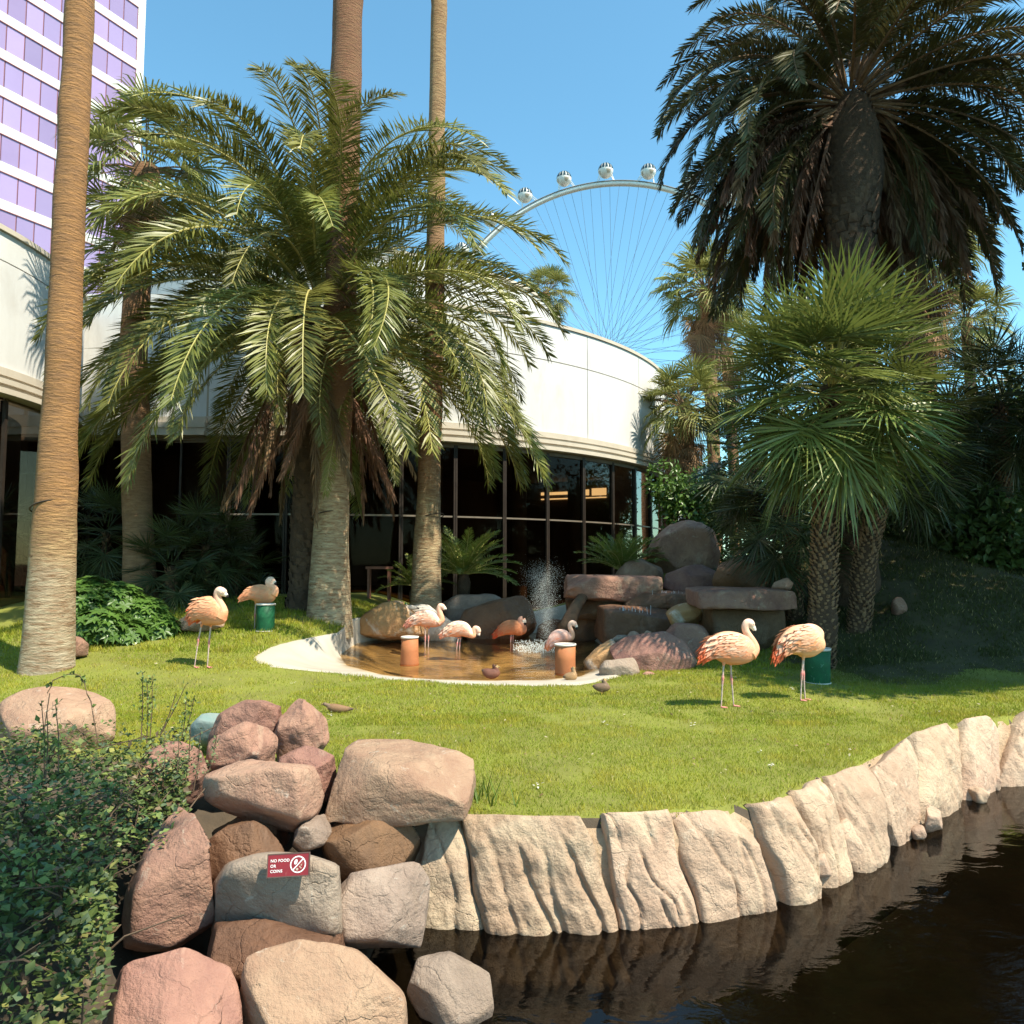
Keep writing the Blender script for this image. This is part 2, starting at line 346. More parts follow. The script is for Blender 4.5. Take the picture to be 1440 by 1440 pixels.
# ------------------------------------------------------------------ terrain
EDGE = np.array([(-40, 8.8), (-14, 8.0), (-6, 7.5), (-4.2, 7.1), (-3.0, 6.8), (-2.0, 6.3), (-0.75, 5.55), (0, 5.42), (0.94, 5.42), (1.9, 5.74),
                 (3.04, 6.72), (4.0, 7.65), (5.0, 8.42), (5.9, 8.85), (8, 9.6), (14, 11), (40, 13)])
def edgeY(x): return np.interp(x, EDGE[:,0], EDGE[:,1])
POND_PX = [(478,922),(490,936),(540,949),(600,955),(690,957),(760,956),(815,951),(838,940),(850,925),(845,909),(830,897),(760,891),(690,891),(640,897),(590,901),(540,899),(500,906)]
POND = np.array([gp(x, y, -0.05)[:2] for x, y in POND_PX])
RIM_PX = [(352,922),(360,929),(400,938),(480,947),(560,958),(640,964),(690,963),(760,962),(830,958),(875,950),(885,930),(870,900),(840,888),(760,884),(690,886),(640,890),(590,892),(535,887),(488,891),(430,898),(380,908)]
PC = np.array([-0.55, 14.0])
def polar(poly, n=720):
    d = poly-PC; a = np.arctan2(d[:,1], d[:,0]); r = np.hypot(d[:,0], d[:,1])
    # densify along edges so that straight runs stay straight
    A = []; RR = []
    for i in range(len(poly)):
        p, q = poly[i], poly[(i+1) % len(poly)]
        for t in np.linspace(0, 1, 12, endpoint=False):
            w = p+(q-p)*t-PC; A.append(math.atan2(w[1], w[0])); RR.append(math.hypot(*w))
    A = np.array(A); RR = np.array(RR); o = np.argsort(A); A = A[o]; RR = RR[o]
    g = np.linspace(-math.pi, math.pi, n)
    r = np.interp(g, np.concatenate([A-2*math.pi, A, A+2*math.pi]), np.tile(RR, 3))
    k = np.hanning(15); k /= k.sum()
    return g, np.convolve(np.concatenate([r[-40:], r, r[:40]]), k, 'same')[40:-40]
def _t0(x, y): return 0.60*float(sstep(-2.0, -4.6, x))*float(sstep(9.0, 16.0, y))
def gt(px, py):
    z = 0.0
    for _ in range(30):
        g = gp(px, py, z); z = 0.6*z+0.4*_t0(g[0], g[1])
    return g[:2]
RIM = np.array([gt(x, y) for x, y in RIM_PX])
PG, PR = polar(POND); RG, RR_ = polar(RIM)
RR_ = np.maximum(RR_, PR+0.10)
def pond_q(x, y):
    """distance ratio: <1 inside the water, 1..2 on the rim, >2 outside"""
    dx, dy = np.asarray(x)-PC[0], np.asarray(y)-PC[1]
    a = np.arctan2(dy, dx); r = np.hypot(dx, dy)
    pr = np.interp(a, PG, PR); rr = np.interp(a, RG, RR_)
    return np.where(r < pr, r/pr, 1+(r-pr)/(rr-pr))
def terr0(x, y):
    x = np.asarray(x, float); y = np.asarray(y, float)
    h = 0.60*sstep(-2.0, -4.6, x)*sstep(9.0, 16.0, y)
    h = h + 2.15*sstep(3.6, 9.2, x)*sstep(11.0, 18.2, y)*(1-0.25*sstep(19, 26, y))
    h = h + (0.16*np.sin(x*0.9+0.5)+0.10*np.sin(x*2.3+y))*sstep(6, 9, x)*sstep(13, 17, y)
    h = h + 1.35*np.exp(-(((x-4.3)/2.6)**2+((y-20.0)/2.4)**2))
    h = h + 0.30*sstep(15, 19, y)*sstep(6, 2, x)
    h = h + 0.035*np.sin(x*1.3+0.4)*np.sin(y*0.9+1.0)*sstep(6, 8, y)
    return h
def terrain(x, y):
    x = np.asarray(x, float); y = np.asarray(y, float)
    h = terr0(x, y)
    q = pond_q(x, y)
    h = np.where(q < 2.0, h*sstep(1.0, 2.0, q)-0.0, h)
    h = h - 0.14*sstep(1.99, 1.9, q) - 0.9*sstep(1.25, 0.85, q)
    e = edgeY(x); d = y-e                      # >0 on the lawn
    chan = sstep(-1.0, -0.6, x)*sstep(2.2, 2.7, y)     # channel bed in front of the wall
    h = h - 1.15*sstep(-0.02, -0.35, d)*chan
    bank = sstep(-0.6, -1.2, x)*sstep(0.0, -0.8, d)
    h = h - 0.10*bank - bank*0.30*sstep(5.0, 3.0, y) - bank*0.75*sstep(-2.6, -1.9, x)*sstep(6.4, 5.6, y)
    return h
def tz(x, y): return float(terrain(np.array([x]), np.array([y]))[0])
def axis(lo, hi, step, far):
    a = list(np.arange(lo, hi+1e-6, step)); s = step; v = hi
    while v < far: s *= 1.45; v += s; a.append(v)
    s = step; v = lo
    while v > -far: s *= 1.45; v -= s; a.insert(0, v)
    return np.array(a)
gx = axis(-9, 11, 0.13, 900); gy = axis(2, 21, 0.13, 900)
GX, GY = np.meshgrid(gx, gy); Z = terrain(GX.ravel(), GY.ravel())
nx, ny = len(gx), len(gy)
idx = np.arange(nx*ny).reshape(ny, nx)
quads = np.stack([idx[:-1,:-1], idx[:-1,1:], idx[1:,1:], idx[1:,:-1]], -1).reshape(-1, 4)
cxq = GX.ravel()[quads].mean(1); cyq = GY.ravel()[quads].mean(1)
lawn = (cyq > edgeY(cxq)-0.10) & (cyq < 24) & (np.abs(cxq) < 20)
M['litter'] = pmat('shade_darkened_litter', (0.085, 0.075, 0.032), (0.055, 0.045, 0.025), 2.0, 0.95, 0.6, 30)  # litter soil, darkened to paint in the right bank's shade
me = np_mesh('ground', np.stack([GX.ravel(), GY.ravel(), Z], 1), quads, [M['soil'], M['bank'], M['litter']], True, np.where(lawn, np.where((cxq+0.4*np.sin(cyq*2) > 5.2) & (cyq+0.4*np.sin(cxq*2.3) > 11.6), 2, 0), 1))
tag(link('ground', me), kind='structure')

# pond basin: pale concrete apron that runs down into an ochre floor
na = 240
ang = np.linspace(-math.pi, math.pi, na, endpoint=False)
pr = np.interp(ang, PG, PR); rr = np.interp(ang, RG, RR_)
rows = []; cols = []
ts = list(np.linspace(2.0, 1.0, 9)) + list(np.linspace(0.96, 0.0, 14))
rn = np.random.default_rng(3)
for t in ts:
    r = pr+(rr-pr)*(t-1) if t >= 1 else pr*t
    x = PC[0]+r*np.cos(ang); y = PC[1]+r*np.sin(ang)
    if t >= 1: z = terrain(x, y)*0+ (terr0(x, y)*sstep(1, 2, np.full(na, t)))+0.018-0.068*sstep(2.0, 1.0, t)*1.0
    else: z = np.full(na, -0.05-0.26*sstep(1.0, 0.55, t))
    if t == 2.0: z = terrain(x, y)-0.03
    P = np.stack([x, y, z], 1); rows.append(P)
    n = fbm(P*[1, 1, 0], 1.6, 4, 5)[:, None]; n2 = fbm(P*[1, 1, 0], 5.0, 3, 9)[:, None]
    dry = np.array([0.40, 0.36, 0.30])*(1+0.10*n2)+0.03*n
    och = np.array([0.30, 0.21, 0.105])*(1+0.5*n+0.3*n2)
    wet = sstep(1.16, 0.99, t+0.10*n[:, 0])[:, None]
    cols.append(np.clip(dry*(1-wet)+och*wet, 0.02, 0.9))
V = np.concatenate(rows); C = np.concatenate(cols); K = len(ts)
q = []
for i in range(K-1):
    a = np.arange(na); b = (a+1) % na
    q.append(np.stack([i*na+a, (i+1)*na+a, (i+1)*na+b, i*na+b], 1))
me = np_mesh('pond_basin', V, np.concatenate(q), M['concrete'], True, col=C)
tag(link('pond_basin', me), kind='structure')
V = np.stack([PC[0]+(pr+0.03)*np.cos(ang), PC[1]+(pr+0.03)*np.sin(ang), np.full(na, -0.045)], 1)
me = np_mesh('pond_water', np.concatenate([V, [[PC[0], PC[1], -0.045]]]), np.array([(i, (i+1) % na, na) for i in range(na)]), M['pool'], True)
tag(link('pond_water', me), kind='structure')
WATER_Z = -0.66
V = [(-1.6, -3, WATER_Z), (40, -3, WATER_Z), (40, 14, WATER_Z), (-1.6, 14, WATER_Z)]
sub = MB(); sub.add(V, [(0, 1, 2, 3)]); tag(sub.build('channel_water', M['channel']), kind='structure')

# ------------------------------------------------------------------ grass
def make_grass():
    rng = np.random.default_rng(11)
    Vs = []; Cs = []
    def patch(n, x0, x1, y0, y1, hmin, hmax, w, cond=None):
        x = rng.uniform(x0, x1, n); y = rng.uniform(y0, y1, n)
        k = (y > edgeY(x)+0.03*rng.standard_normal(n)-0.02) & (pond_q(x, y) > 1.97)
        k &= (np.abs(x) < y*0.76+0.6)
        if cond is not None: k &= cond(x, y)
        worn = fbm(np.stack([x, y, 0*x], 1), 0.9, 4, 77); k &= rng.random(n) > 0.80*sstep(0.35, 0.75, worn)
        x = x[k]; y = y[k]; n = len(x)
        z = terrain(x, y)-0.005
        cl = fbm(np.stack([x, y, 0*x], 1), 1.1, 3, 21); fi = fbm(np.stack([x, y, 0*x], 1), 4.0, 2, 31)
        h = rng.uniform(hmin, hmax, n)*(1+0.35*fi)
        a = rng.uniform(0, 2*math.pi, n); ln = rng.uniform(0.1, 0.9, n)*h
        b = rng.uniform(0, 2*math.pi, n)
        P = np.stack([x, y, z], 1); wv = np.stack([np.cos(b), np.sin(b), 0*b], 1)*w*rng.uniform(0.6, 1.4, n)[:, None]
        tip = P+np.stack([np.cos(a)*ln, np.sin(a)*ln, h], 1)
        Vs.append(np.stack([P-wv, P+wv, tip], 1).reshape(-1, 3))
        base = np.array([0.25, 0.305, 0.024]); yel = np.array([0.42, 0.37, 0.05]); dark = np.array([0.17, 0.235, 0.02])
        t1 = np.clip(0.30+0.55*fi+0.3*rng.standard_normal(n)*0.6, 0, 1)[:, None]; t2 = np.clip(-0.15+0.75*cl, 0, 1)[:, None]
        c = base*(1-t1)+yel*t1; c = c*(1-t2)+dark*t2
        lit = sstep(4.0, 5.8, x)[:, None]*sstep(10.3, 12.2, y)[:, None]; c = c*(1-lit)+np.array([0.070, 0.078, 0.020])*lit  # lit: mask that paints the right bank's shade into the blades
        dry = (rng.uniform(size=n) < 0.05)[:, None]; c = np.where(dry, np.array([0.42, 0.34, 0.14]), c)
        Cs.append(np.repeat(c*rng.uniform(0.75, 1.2, n)[:, None], 3, axis=0))
    patch(240000, -7.0, 6.5, 5.2, 9.0, 0.014, 0.045, 0.0032)
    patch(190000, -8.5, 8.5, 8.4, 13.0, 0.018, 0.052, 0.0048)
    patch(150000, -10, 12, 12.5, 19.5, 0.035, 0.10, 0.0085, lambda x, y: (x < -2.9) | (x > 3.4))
    V = np.concatenate(Vs); C = np.concatenate(Cs)
    me = np_mesh('grass', V, np.arange(len(V)).reshape(-1, 3), M['grass'], False, col=C)
    o = link('grass', me); tag(o, 'short yellow green turf growing around the flamingo pond', 'grass', kind='stuff')
make_grass()

# ------------------------------------------------------------------ rocks
_ico = {}
def ico(n):
    if n not in _ico:
        bm = bmesh.new(); bmesh.ops.create_icosphere(bm, subdivisions=n, radius=1.0)
        _ico[n] = (np.array([v.co[:] for v in bm.verts]), np.array([[v.index for v in f.verts] for f in bm.faces])); bm.free()
    return _ico[n]
def hull_planes(P):
    bm = bmesh.new()
    for p in P: bm.verts.new(p)
    bmesh.ops.convex_hull(bm, input=bm.verts)
    out = []
    for f in bm.faces:
        f.normal_update(); n = np.array(f.normal[:])
        if f.calc_area() < 1e-7: continue
        out.append((n, float(n@np.array(f.verts[0].co[:]))))
    bm.free(); return out
def rock_geo(P, sub=5, p=16, amp=0.05, seed=0, nscale=1.6, grooves=0.0, chips=16):
    P = np.asarray(P, float); c = (P.max(0)+P.min(0))/2; s = (P.max(0)-P.min(0))/2+1e-6
    Q = (P-c)/s
    pl = hull_planes(Q); D, F = ico(sub)
    acc = np.zeros(len(D))
    for n, k in pl:
        if k <= 0.02: k = 0.02
        acc += np.clip((D@n)/k, 0, None)**(p*2.8)
    r = acc**(-1.0/(p*2.8))
    W = D*r[:, None]*s+c
    size = s.mean(); amp = amp*1.25
    Nn = unit(D/s)
    rq = np.random.default_rng(seed*31+7)
    for _ in range(chips):
        v = unit(rq.standard_normal(3)); pr_ = (W-c)@v; cut = np.quantile(pr_, rq.uniform(0.89, 0.975)); ov = np.clip(pr_-cut, 0, None)
        W = W-v*(ov*0.92)[:, None]
    d = fbm(W+seed*7.3, nscale/size*0.55, 5, seed, 0.55)*amp*size
    rid = 1-np.abs(fbm(W*[1, 1, 2.2]+seed*3.1, nscale/size*0.9, 3, seed+50))
    d = d - np.clip(rid-0.86, 0, 1)*amp*size*2.2*(1+grooves)
    return W+Nn*d[:, None], F
def px_rock(name, label, outline, depth, thick, mat, cat='boulder', sub=5, amp=0.05, p=16, seed=None, group=None, front=0.82, back=0.85, parent=None, nscale=1.6, chips=16):
    seed = seed if seed is not None else int(sum(a*3+b for a, b in outline)) % 9973
    rng = random.Random(seed)
    o = np.array(outline, float); c = o.mean(0); o = c+(o-c)*(1.0+0.0045*chips); pts = []
    for x, y in o: pts.append(dp(x, y, depth+thick*(0.40+0.12*rng.uniform(-1, 1))))
    for x, y in o:
        k = front*(1+0.12*rng.uniform(-1, 1)); yy = c[1]+(y-c[1])*k
        pts.append(dp(c[0]+(x-c[0])*k, yy, depth+thick*0.07*rng.random()))
        k = back*(1+0.12*rng.uniform(-1, 1))
        pts.append(dp(c[0]+(x-c[0])*k, c[1]+(y-c[1])*k, depth+thick*(1-0.1*rng.random())))
    W, F = rock_geo(pts, sub, p, amp, seed % 97, nscale, 0.0, chips)
    b = np.array([W[:,0].mean(), W[:,1].mean(), W[:,2].min()])
    me = np_mesh(name, W-b, F, M[mat], True)
    ob = link(name, me, parent, b)
    if parent is None: tag(ob, label, cat, group)
    return ob

def slab_rock(name, label, x0, x1, yt, yb, Y0, Y1, mat, group, cat='boulder', chips=5, amp=0.03, sub=5, seed=1, skew=0.06):
    rng = np.random.default_rng(seed); A, B = dp(x0, yt, Y0), dp(x1, yt, Y0); bot = dp(x0, yb, Y0)[2]; top = A[2]; pts = []
    w = B[0]-A[0]; h = top-bot
    for f in np.linspace(0, 1, 5):
        for (yy, zz) in ((Y0, top), (Y0, bot), (Y1, top), (Y1, bot), (Y0-0.04*w, top-0.35*h)):
            x = A[0]+w*f; ed = 0.06*w*(1 if f == 0 else -1 if f == 1 else 0)*rng.random()
            pts.append((x+ed+0.02*w*rng.standard_normal(), yy+skew*(Y1-Y0)*rng.standard_normal(), zz+0.05*h*rng.standard_normal()))
    W, F = rock_geo(np.array(pts), sub, 18, amp, seed, 2.0, 0.3, chips); b = np.array([W[:, 0].mean(), W[:, 1].mean(), W[:, 2].min()])
    return tag(link(name, np_mesh(name, W-b, F, M[mat], True), None, b), label, cat, group)
# ---- front retaining wall of artificial stone slabs
def make_wall():
    # curve of the wall's top edge, sampled by arc length
    xs = np.linspace(-0.85, 9.0, 600); C = np.stack([xs, edgeY(xs)], 1)
    k = np.hanning(61); k /= k.sum()
    C[:,1] = np.convolve(np.pad(C[:,1], 30, 'edge'), k, 'valid')
    L = np.concatenate([[0], np.cumsum(np.hypot(*np.diff(C, axis=0).T))])
    T = np.gradient(C, axis=0); T = unit(T); Nn = np.stack([T[:,1], -T[:,0]], 1)   # towards the water
    def at(s): return np.stack([np.interp(s, L, C[:,0]), np.interp(s, L, C[:,1])], -1), np.stack([np.interp(s, L, Nn[:,0]), np.interp(s, L, Nn[:,1])], -1)
    def s_of_px(px, py, z, off):
        g = gp(px, py, z)[:2]; ss = np.linspace(0, L[-1], 1500); P, N2 = at(ss); P = P+N2*off
        d = P-g; r = np.argmin(np.hypot(d[:,0], d[:,1])); return ss[r]
    # seams: (top px, bottom px) measured on the photograph
    seams = [((578,1178),(560,1300)),((662,1138),(702,1250)),((812,1150),(866,1250)),((913,1140),(957,1250)),((1023,1128),(1062,1238)),((1078,1110),(1104,1228)),((1133,1096),(1180,1222)),
             ((1192,1070),(1243,1205)),((1262,1040),(1303,1176)),((1342,1020),(1370,1140)),((1384,1010),(1412,1110)),((1470,995),(1490,1085)),((1560,985),(1580,1060)),((1700,975),(1720,1040))]
    S = [(s_of_px(a[0], a[1], -0.04, 0.04), s_of_px(b[0], b[1], -0.62, 0.30)) for a, b in seams]
    base = np.array([1.5, 5.5, -0.9])
    w = thing('rock_wall', base, 'curved retaining wall of pale tan stone slabs between lawn and water', 'retaining wall')
    rough = {1}
    tops = {0: 0.05, 2: 0.05, 3: 0.05, 4: 0.02, 5: 0.05, 6: 0.04, 7: 0.09, 8: 0.10, 9: 0.08, 10: 0.09}
    nv = 46
    back = MB()
    for i in range(len(S)-1):
        rng = np.random.default_rng(100+i)
        (a0, b0), (a1, b1) = S[i], S[i+1]
        nu = int(np.clip(abs(a1-a0)*85, 30, 110)); u = np.linspace(0, 1, nu); v = np.linspace(0, 1, nv)
        Ug, Vg = np.meshgrid(u, v)
        wob0 = 0.02*np.sin(v*7+i*2.1)+0.012*np.sin(v*17+i); wob1 = 0.02*np.sin(v*7+(i+1)*2.1)+0.012*np.sin(v*17+i+1)
        tt = np.clip((v-0.12)/0.88, 0, 1)
        s0 = a0+(b0-a0)*tt+wob0+0.004; s1 = a1+(b1-a1)*tt+wob1-0.004
        s = s0[:,None]*(1-Ug)+s1[:,None]*Ug
        top = tops.get(i, 0.03)
        # v 0..0.2 : top lip running back into the lawn, then the battered face
        lip = np.clip(1-v/0.2, 0, 1); face = np.clip((v-0.2)/0.8, 0, 1)
        z = top-0.98*face**1.05-0.32*lip**2
        off = -0.20*lip+0.06+0.34*face**0.9
        pil = (1-np.abs(2*Ug-1)**11.0)
        width = max(0.15, abs(a1-a0))
        bulge = 0.07*min(1, width/0.45)
        gw = sstep(0.16, 0.46, v)[:, None] if i in rough else 0.35+0.65*sstep(0.1, 0.4, v)[:, None]
        pil = 1-(1-pil)*gw
        push = rng.uniform(-0.03, 0.05)
        offg = push*sstep(0.1, 0.35, v)[:, None]+off[:,None]+bulge*pil*np.sin(np.clip(v*1.15+0.08, 0, 1)*math.pi)[:,None]**0.5 - 0.035*(1-pil) + (0.04*np.sin(Ug*5.1+i*1.7)+0.05*np.sin(Ug*11.0+i))*lip[:, None]
        zg = z[:,None] - 0.02*(1-pil)*(1-face[:,None])
        if i in rough:                                      # slanting flutes
            for uk, sl, dep in ((0.17, 0.10, 0.04), (0.36, 0.16, 0.06), (0.55, 0.05, 0.045), (0.72, 0.20, 0.075)):
                ln_ = uk+sl*Vg+0.015*np.sin(Vg*9+uk*20); offg = offg-dep*np.exp(-((Ug-ln_)/0.030)**2)*sstep(0.22, 0.5, Vg)-0.05*sstep(0.0, 0.12, Ug-ln_)*sstep(0.16, 0.0, Ug-ln_)*sstep(0.2, 0.5, Vg)
        else:
            for _ in range(3 if i else 0):                  # cracks
                u0 = rng.uniform(0.15, 0.85); sl = rng.uniform(-0.5, 0.7); v0, v1 = sorted(rng.uniform(0.1, 1.0, 2))
                ln_ = u0+sl*(Vg-0.5)+0.04*np.sin(Vg*14+u0*30)+0.02*np.sin(Vg*31); wd_ = 0.010/max(0.2, abs(a1-a0))
                offg = offg-0.035*np.exp(-((Ug-ln_)/wd_)**2)*sstep(v0, v0+0.08, Vg)*sstep(v1+0.08, v1, Vg)
        P, N2 = at(s.ravel())
        W = np.concatenate([P+N2*offg.ravel()[:,None], zg.ravel()[:,None]+0*P[:,:1]], 1)
        if i not in rough:
            nm_ = np.append(N2.mean(0), 0.25)
            for _ in range(9):
                vv_ = unit(nm_+0.75*rng.standard_normal(3)*[1, 1, 0.8]); pj = W@vv_; cut = np.quantile(pj, rng.uniform(0.82, 0.96)); W = W-vv_*(np.clip(pj-cut, 0, None)*0.8)[:, None]
        amp = 0.022 if i in rough else 0.026
        d = fbm(W, 3.0, 5, i, 0.6)*amp*0.8
        if i in rough: d += fbm(W, 15, 3, i+9)*0.014
        else:
            dirs = W@np.array([0.6, 0.3, 0.75]); cr = 1-np.abs(fbm(np.stack([W[:,0]*2.3+dirs*1.5, W[:,1]*2.3, dirs*0.9], 1), 1.0, 3, i+40))
            d -= np.clip(cr-0.90, 0, 1)*0.22
        W[:, :2] += N2*d[:, None]; W[:, 2] += 0.4*d
        idx = np.arange(nu*nv).reshape(nv, nu)
        F = np.stack([idx[:-1,:-1], idx[1:,:-1], idx[1:,1:], idx[:-1,1:]], -1).reshape(-1, 4)
        # close the stone behind
        Wb = W.copy(); Wb[:, :2] -= N2*0.35; Wb[:, 2] -= 0.30
        Fb = F[:, ::-1]+nu*nv
        rim = np.concatenate([idx[0, :], idx[1:, -1], idx[-1, ::-1][1:], idx[::-1, 0][1:-1]])
        rn_ = np.roll(rim, -1)
        Fs = np.stack([rim, rn_, rn_+nu*nv, rim+nu*nv], 1)
        me = np_mesh('stone', np.concatenate([W, Wb])-base, [np.concatenate([F, Fb, Fs])], M['wall_rough' if i in rough else 'wall_stone'], True)
        link('stone', me, w)
    for n, ol in enumerate([[(1168,1222),(1172,1158),(1190,1150),(1222,1186),(1236,1222)],[(1120,1240),(1128,1205),(1160,1200),(1172,1232)],[(1298,1172),(1304,1130),(1322,1140),(1326,1166)]]):
        ob = px_rock('stone', None, ol, (6.05, 5.7, 6.8)[n], 0.34, 'wall_stone', sub=4, amp=0.03, parent=w, chips=6)
        ob.location = ob.location-w.location
    # core behind the joints
    ss = np.linspace(0, L[-1], 120); P, N2 = at(ss); V = []; F = []
    for k in range(len(ss)):
        V += [(*(P[k]-N2[k]*0.22), -0.06), (*(P[k]+N2[k]*0.03), -0.04), (*(P[k]+N2[k]*0.12), -0.16), (*(P[k]+N2[k]*0.34), -1.2), (*(P[k]-N2[k]*0.22), -1.2)]
    for k in range(len(ss)-1):
        for j in range(5): F.append((k*5+j, k*5+(j+1) % 5, (k+1)*5+(j+1) % 5, (k+1)*5+j))
    back.add(V, F); back.build('mortar_core', M['wall_rough'], w, base, True)
    # loose stones at the foot of the wall
    for n, (px, py, r) in enumerate([(1395,1100,0.10),(1378,1118,0.08),(1290,1170,0.06)]):
        g = gp(px, py, -0.60); W, F = rock_geo(g+np.array([[x*r, y*r, z*r] for x in (-1, 1) for y in (-1, 1) for z in (-0.9, 0.9)]), 3, 8, 0.12, n+3)
        tag(link('loose_stone', np_mesh('loose_stone', W-g, F, M['wall_stone'], True), None, g), ['small pale stone lying in the water at the far end of the slab wall', 'smaller pale stone beside the wall foot in the water', 'tiny stone wedged at the foot of a tall wall slab'][n], 'stone')
make_wall()

FG = 'boulders heaped at the corner of the lawn'
px_rock('boulder', 'large rounded tan boulder behind the leafy ground cover', [(0,990),(30,972),(90,965),(140,975),(168,996),(160,1040),(110,1090),(0,1090)], 6.7, 1.3, 'rock_tan', amp=0.03, p=8, group=FG)
px_rock('boulder', 'tilted red brown boulder with a smooth slanting top beside the lawn', [(296,1040),(312,1005),(352,984),(386,969),(397,982),(393,1015),(392,1050),(330,1075)], 6.3, 0.7, 'rock_red', group=FG)
px_rock('boulder', 'squat red boulder leaning below the slanting topped one', [(286,1082),(298,1042),(345,1018),(391,1032),(394,1075),(340,1098)], 5.75, 0.55, 'rock_red', group=FG)
px_rock('boulder', 'peaked reddish boulder with a brown duck resting behind it', [(385,1035),(394,1006),(421,980),(458,1012),(462,1042),(432,1085),(390,1085)], 6.2, 0.6, 'rock_red', group=FG)
slab_rock('slab_boulder', 'broad flat topped tan brown slab resting on the end of the wall', 450, 664, 1078, 1156, 5.15, 5.95, 'rock_tan', FG, seed=12, amp=0.025, chips=6)
px_rock('boulder', 'angular rusty boulder with white lichen patches above the sign', [(289,1092),(300,1084),(350,1070),(400,1074),(453,1080),(456,1108),(442,1150),(412,1169),(340,1146),(292,1126)], 4.85, 0.75, 'rock_tan', amp=0.05, p=18, group=FG)
px_rock('boulder', 'pointed purple brown boulder with white streaks rising from leaves', [(178,1260),(212,1172),(254,1120),(276,1140),(298,1205),(308,1300),(240,1340),(170,1340)], 4.2, 0.8, 'rock_red', amp=0.04, p=18, group=FG, chips=5)
px_rock('boulder', 'small grey tan stone wedged under the rusty boulder', [(402,1182),(430,1150),(460,1140),(470,1166),(456,1188),(424,1200)], 4.85, 0.45, 'rock_grey', group=FG, p=9)
px_rock('boulder', 'flat grey boulder carrying the red sign', [(298,1244),(318,1212),(368,1197),(430,1199),(478,1215),(486,1320),(296,1330)], 4.15, 0.9, 'rock_grey', amp=0.02, group=FG, front=0.93, chips=3)
px_rock('boulder', 'low pale boulder touching the boulder with the red sign', [(470,1232),(530,1222),(585,1212),(600,1240),(600,1330),(478,1330)], 4.3, 0.7, 'rock_grey', amp=0.03, group=FG)
px_rock('boulder', 'pale teal painted stone behind the ground cover', [(266,1022),(285,1004),(318,1000),(330,1030),(300,1050),(268,1045)], 6.9, 0.4, 'rock_teal', group=FG, sub=4)
px_rock('boulder', 'reddish boulder half buried in ground cover', [(190,1090),(210,1052),(255,1042),(292,1058),(298,1120),(220,1150),(190,1130)], 5.35, 0.7, 'rock_red', group=FG)
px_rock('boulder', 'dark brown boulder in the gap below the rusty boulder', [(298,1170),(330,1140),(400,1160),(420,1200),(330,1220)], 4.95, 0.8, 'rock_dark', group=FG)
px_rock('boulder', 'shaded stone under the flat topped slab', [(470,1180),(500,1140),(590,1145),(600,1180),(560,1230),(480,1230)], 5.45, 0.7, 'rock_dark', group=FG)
px_rock('boulder', 'wide brown boulder at the water below the sign', [(330,1440),(345,1345),(420,1322),(500,1335),(560,1400),(560,1520),(340,1520)], 3.6, 0.8, 'rock_tan', amp=0.04, group=FG)
px_rock('boulder', 'low reddish boulder at the water edge below the pointed one', [(150,1440),(180,1350),(250,1330),(325,1360),(340,1440),(320,1540),(150,1540)], 3.4, 0.8, 'rock_red', amp=0.04, group=FG)
px_rock('boulder', 'smooth wet stone standing in the channel by the bank', [(560,1400),(585,1350),(640,1340),(690,1370),(700,1430),(620,1470)], 4.0, 0.5, 'rock_grey', amp=0.04, p=9, group=FG)

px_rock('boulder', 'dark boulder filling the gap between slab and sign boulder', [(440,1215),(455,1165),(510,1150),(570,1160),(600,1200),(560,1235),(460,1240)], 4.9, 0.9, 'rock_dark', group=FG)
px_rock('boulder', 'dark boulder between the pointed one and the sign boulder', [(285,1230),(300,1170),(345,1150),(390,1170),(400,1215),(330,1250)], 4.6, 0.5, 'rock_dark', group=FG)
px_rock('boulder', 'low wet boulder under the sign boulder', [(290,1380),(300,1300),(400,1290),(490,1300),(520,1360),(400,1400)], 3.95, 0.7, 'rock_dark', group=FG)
px_rock('boulder', 'brown boulder tucked behind the rusty boulder', [(380,1110),(395,1065),(430,1050),(470,1065),(475,1120),(430,1135)], 5.5, 0.6, 'rock_red', group=FG)
BG = 'rocks around the pond and cascade'
px_rock('boulder', 'orange boulder with black and white stains at the pond edge', [(496,880),(506,868),(545,845),(566,848),(608,884),(600,894),(540,898),(505,892)], 16.9, 1.1, 'rock_orange', group=BG, sub=4)
px_rock('boulder', 'white boulder with painted sun and shadow behind the flamingo legs', [(560,872),(576,851),(600,850),(640,878),(664,898),(640,908),(590,908)], 17.5, 1.0, 'rock_white', group=BG, sub=4)
px_rock('boulder', 'grey green boulder beneath the dark cycad', [(610,852),(640,838),(690,834),(726,850),(722,885),(640,892)], 18.9, 1.0, 'rock_grey', group=BG, sub=4)
px_rock('boulder', 'large brown boulder behind the orange flamingo', [(634,892),(655,861),(690,846),(736,838),(750,850),(752,892),(742,906),(650,910)], 18.05, 0.9, 'rock_dark', group=BG, sub=5)
px_rock('boulder', 'dark wet boulder behind the fountain spray', [(750,905),(758,880),(780,868),(805,880),(812,905)], 18.3, 0.9, 'rock_dark', group=BG, sub=4)
px_rock('boulder', 'broad pinkish boulder with pale streaked shoulder beside the lawn', [(856,908),(880,897),(934,889),(962,906),(988,944),(960,958),(900,958),(866,940)], 12.4, 1.2, 'rock_red', group=BG, amp=0.03)
px_rock('boulder', 'orange brown sloping boulder between bucket and pinkish boulder', [(822,930),(850,904),(866,896),(880,930),(870,950),(830,950)], 12.9, 0.9, 'rock_orange', group=BG, sub=4)
px_rock('boulder', 'pointed red boulder with striped top behind the pinkish boulder', [(922,905),(946,876),(962,880),(986,878),(1004,896),(1006,935),(930,938)], 13.9, 0.9, 'rock_red', group=BG, sub=4)
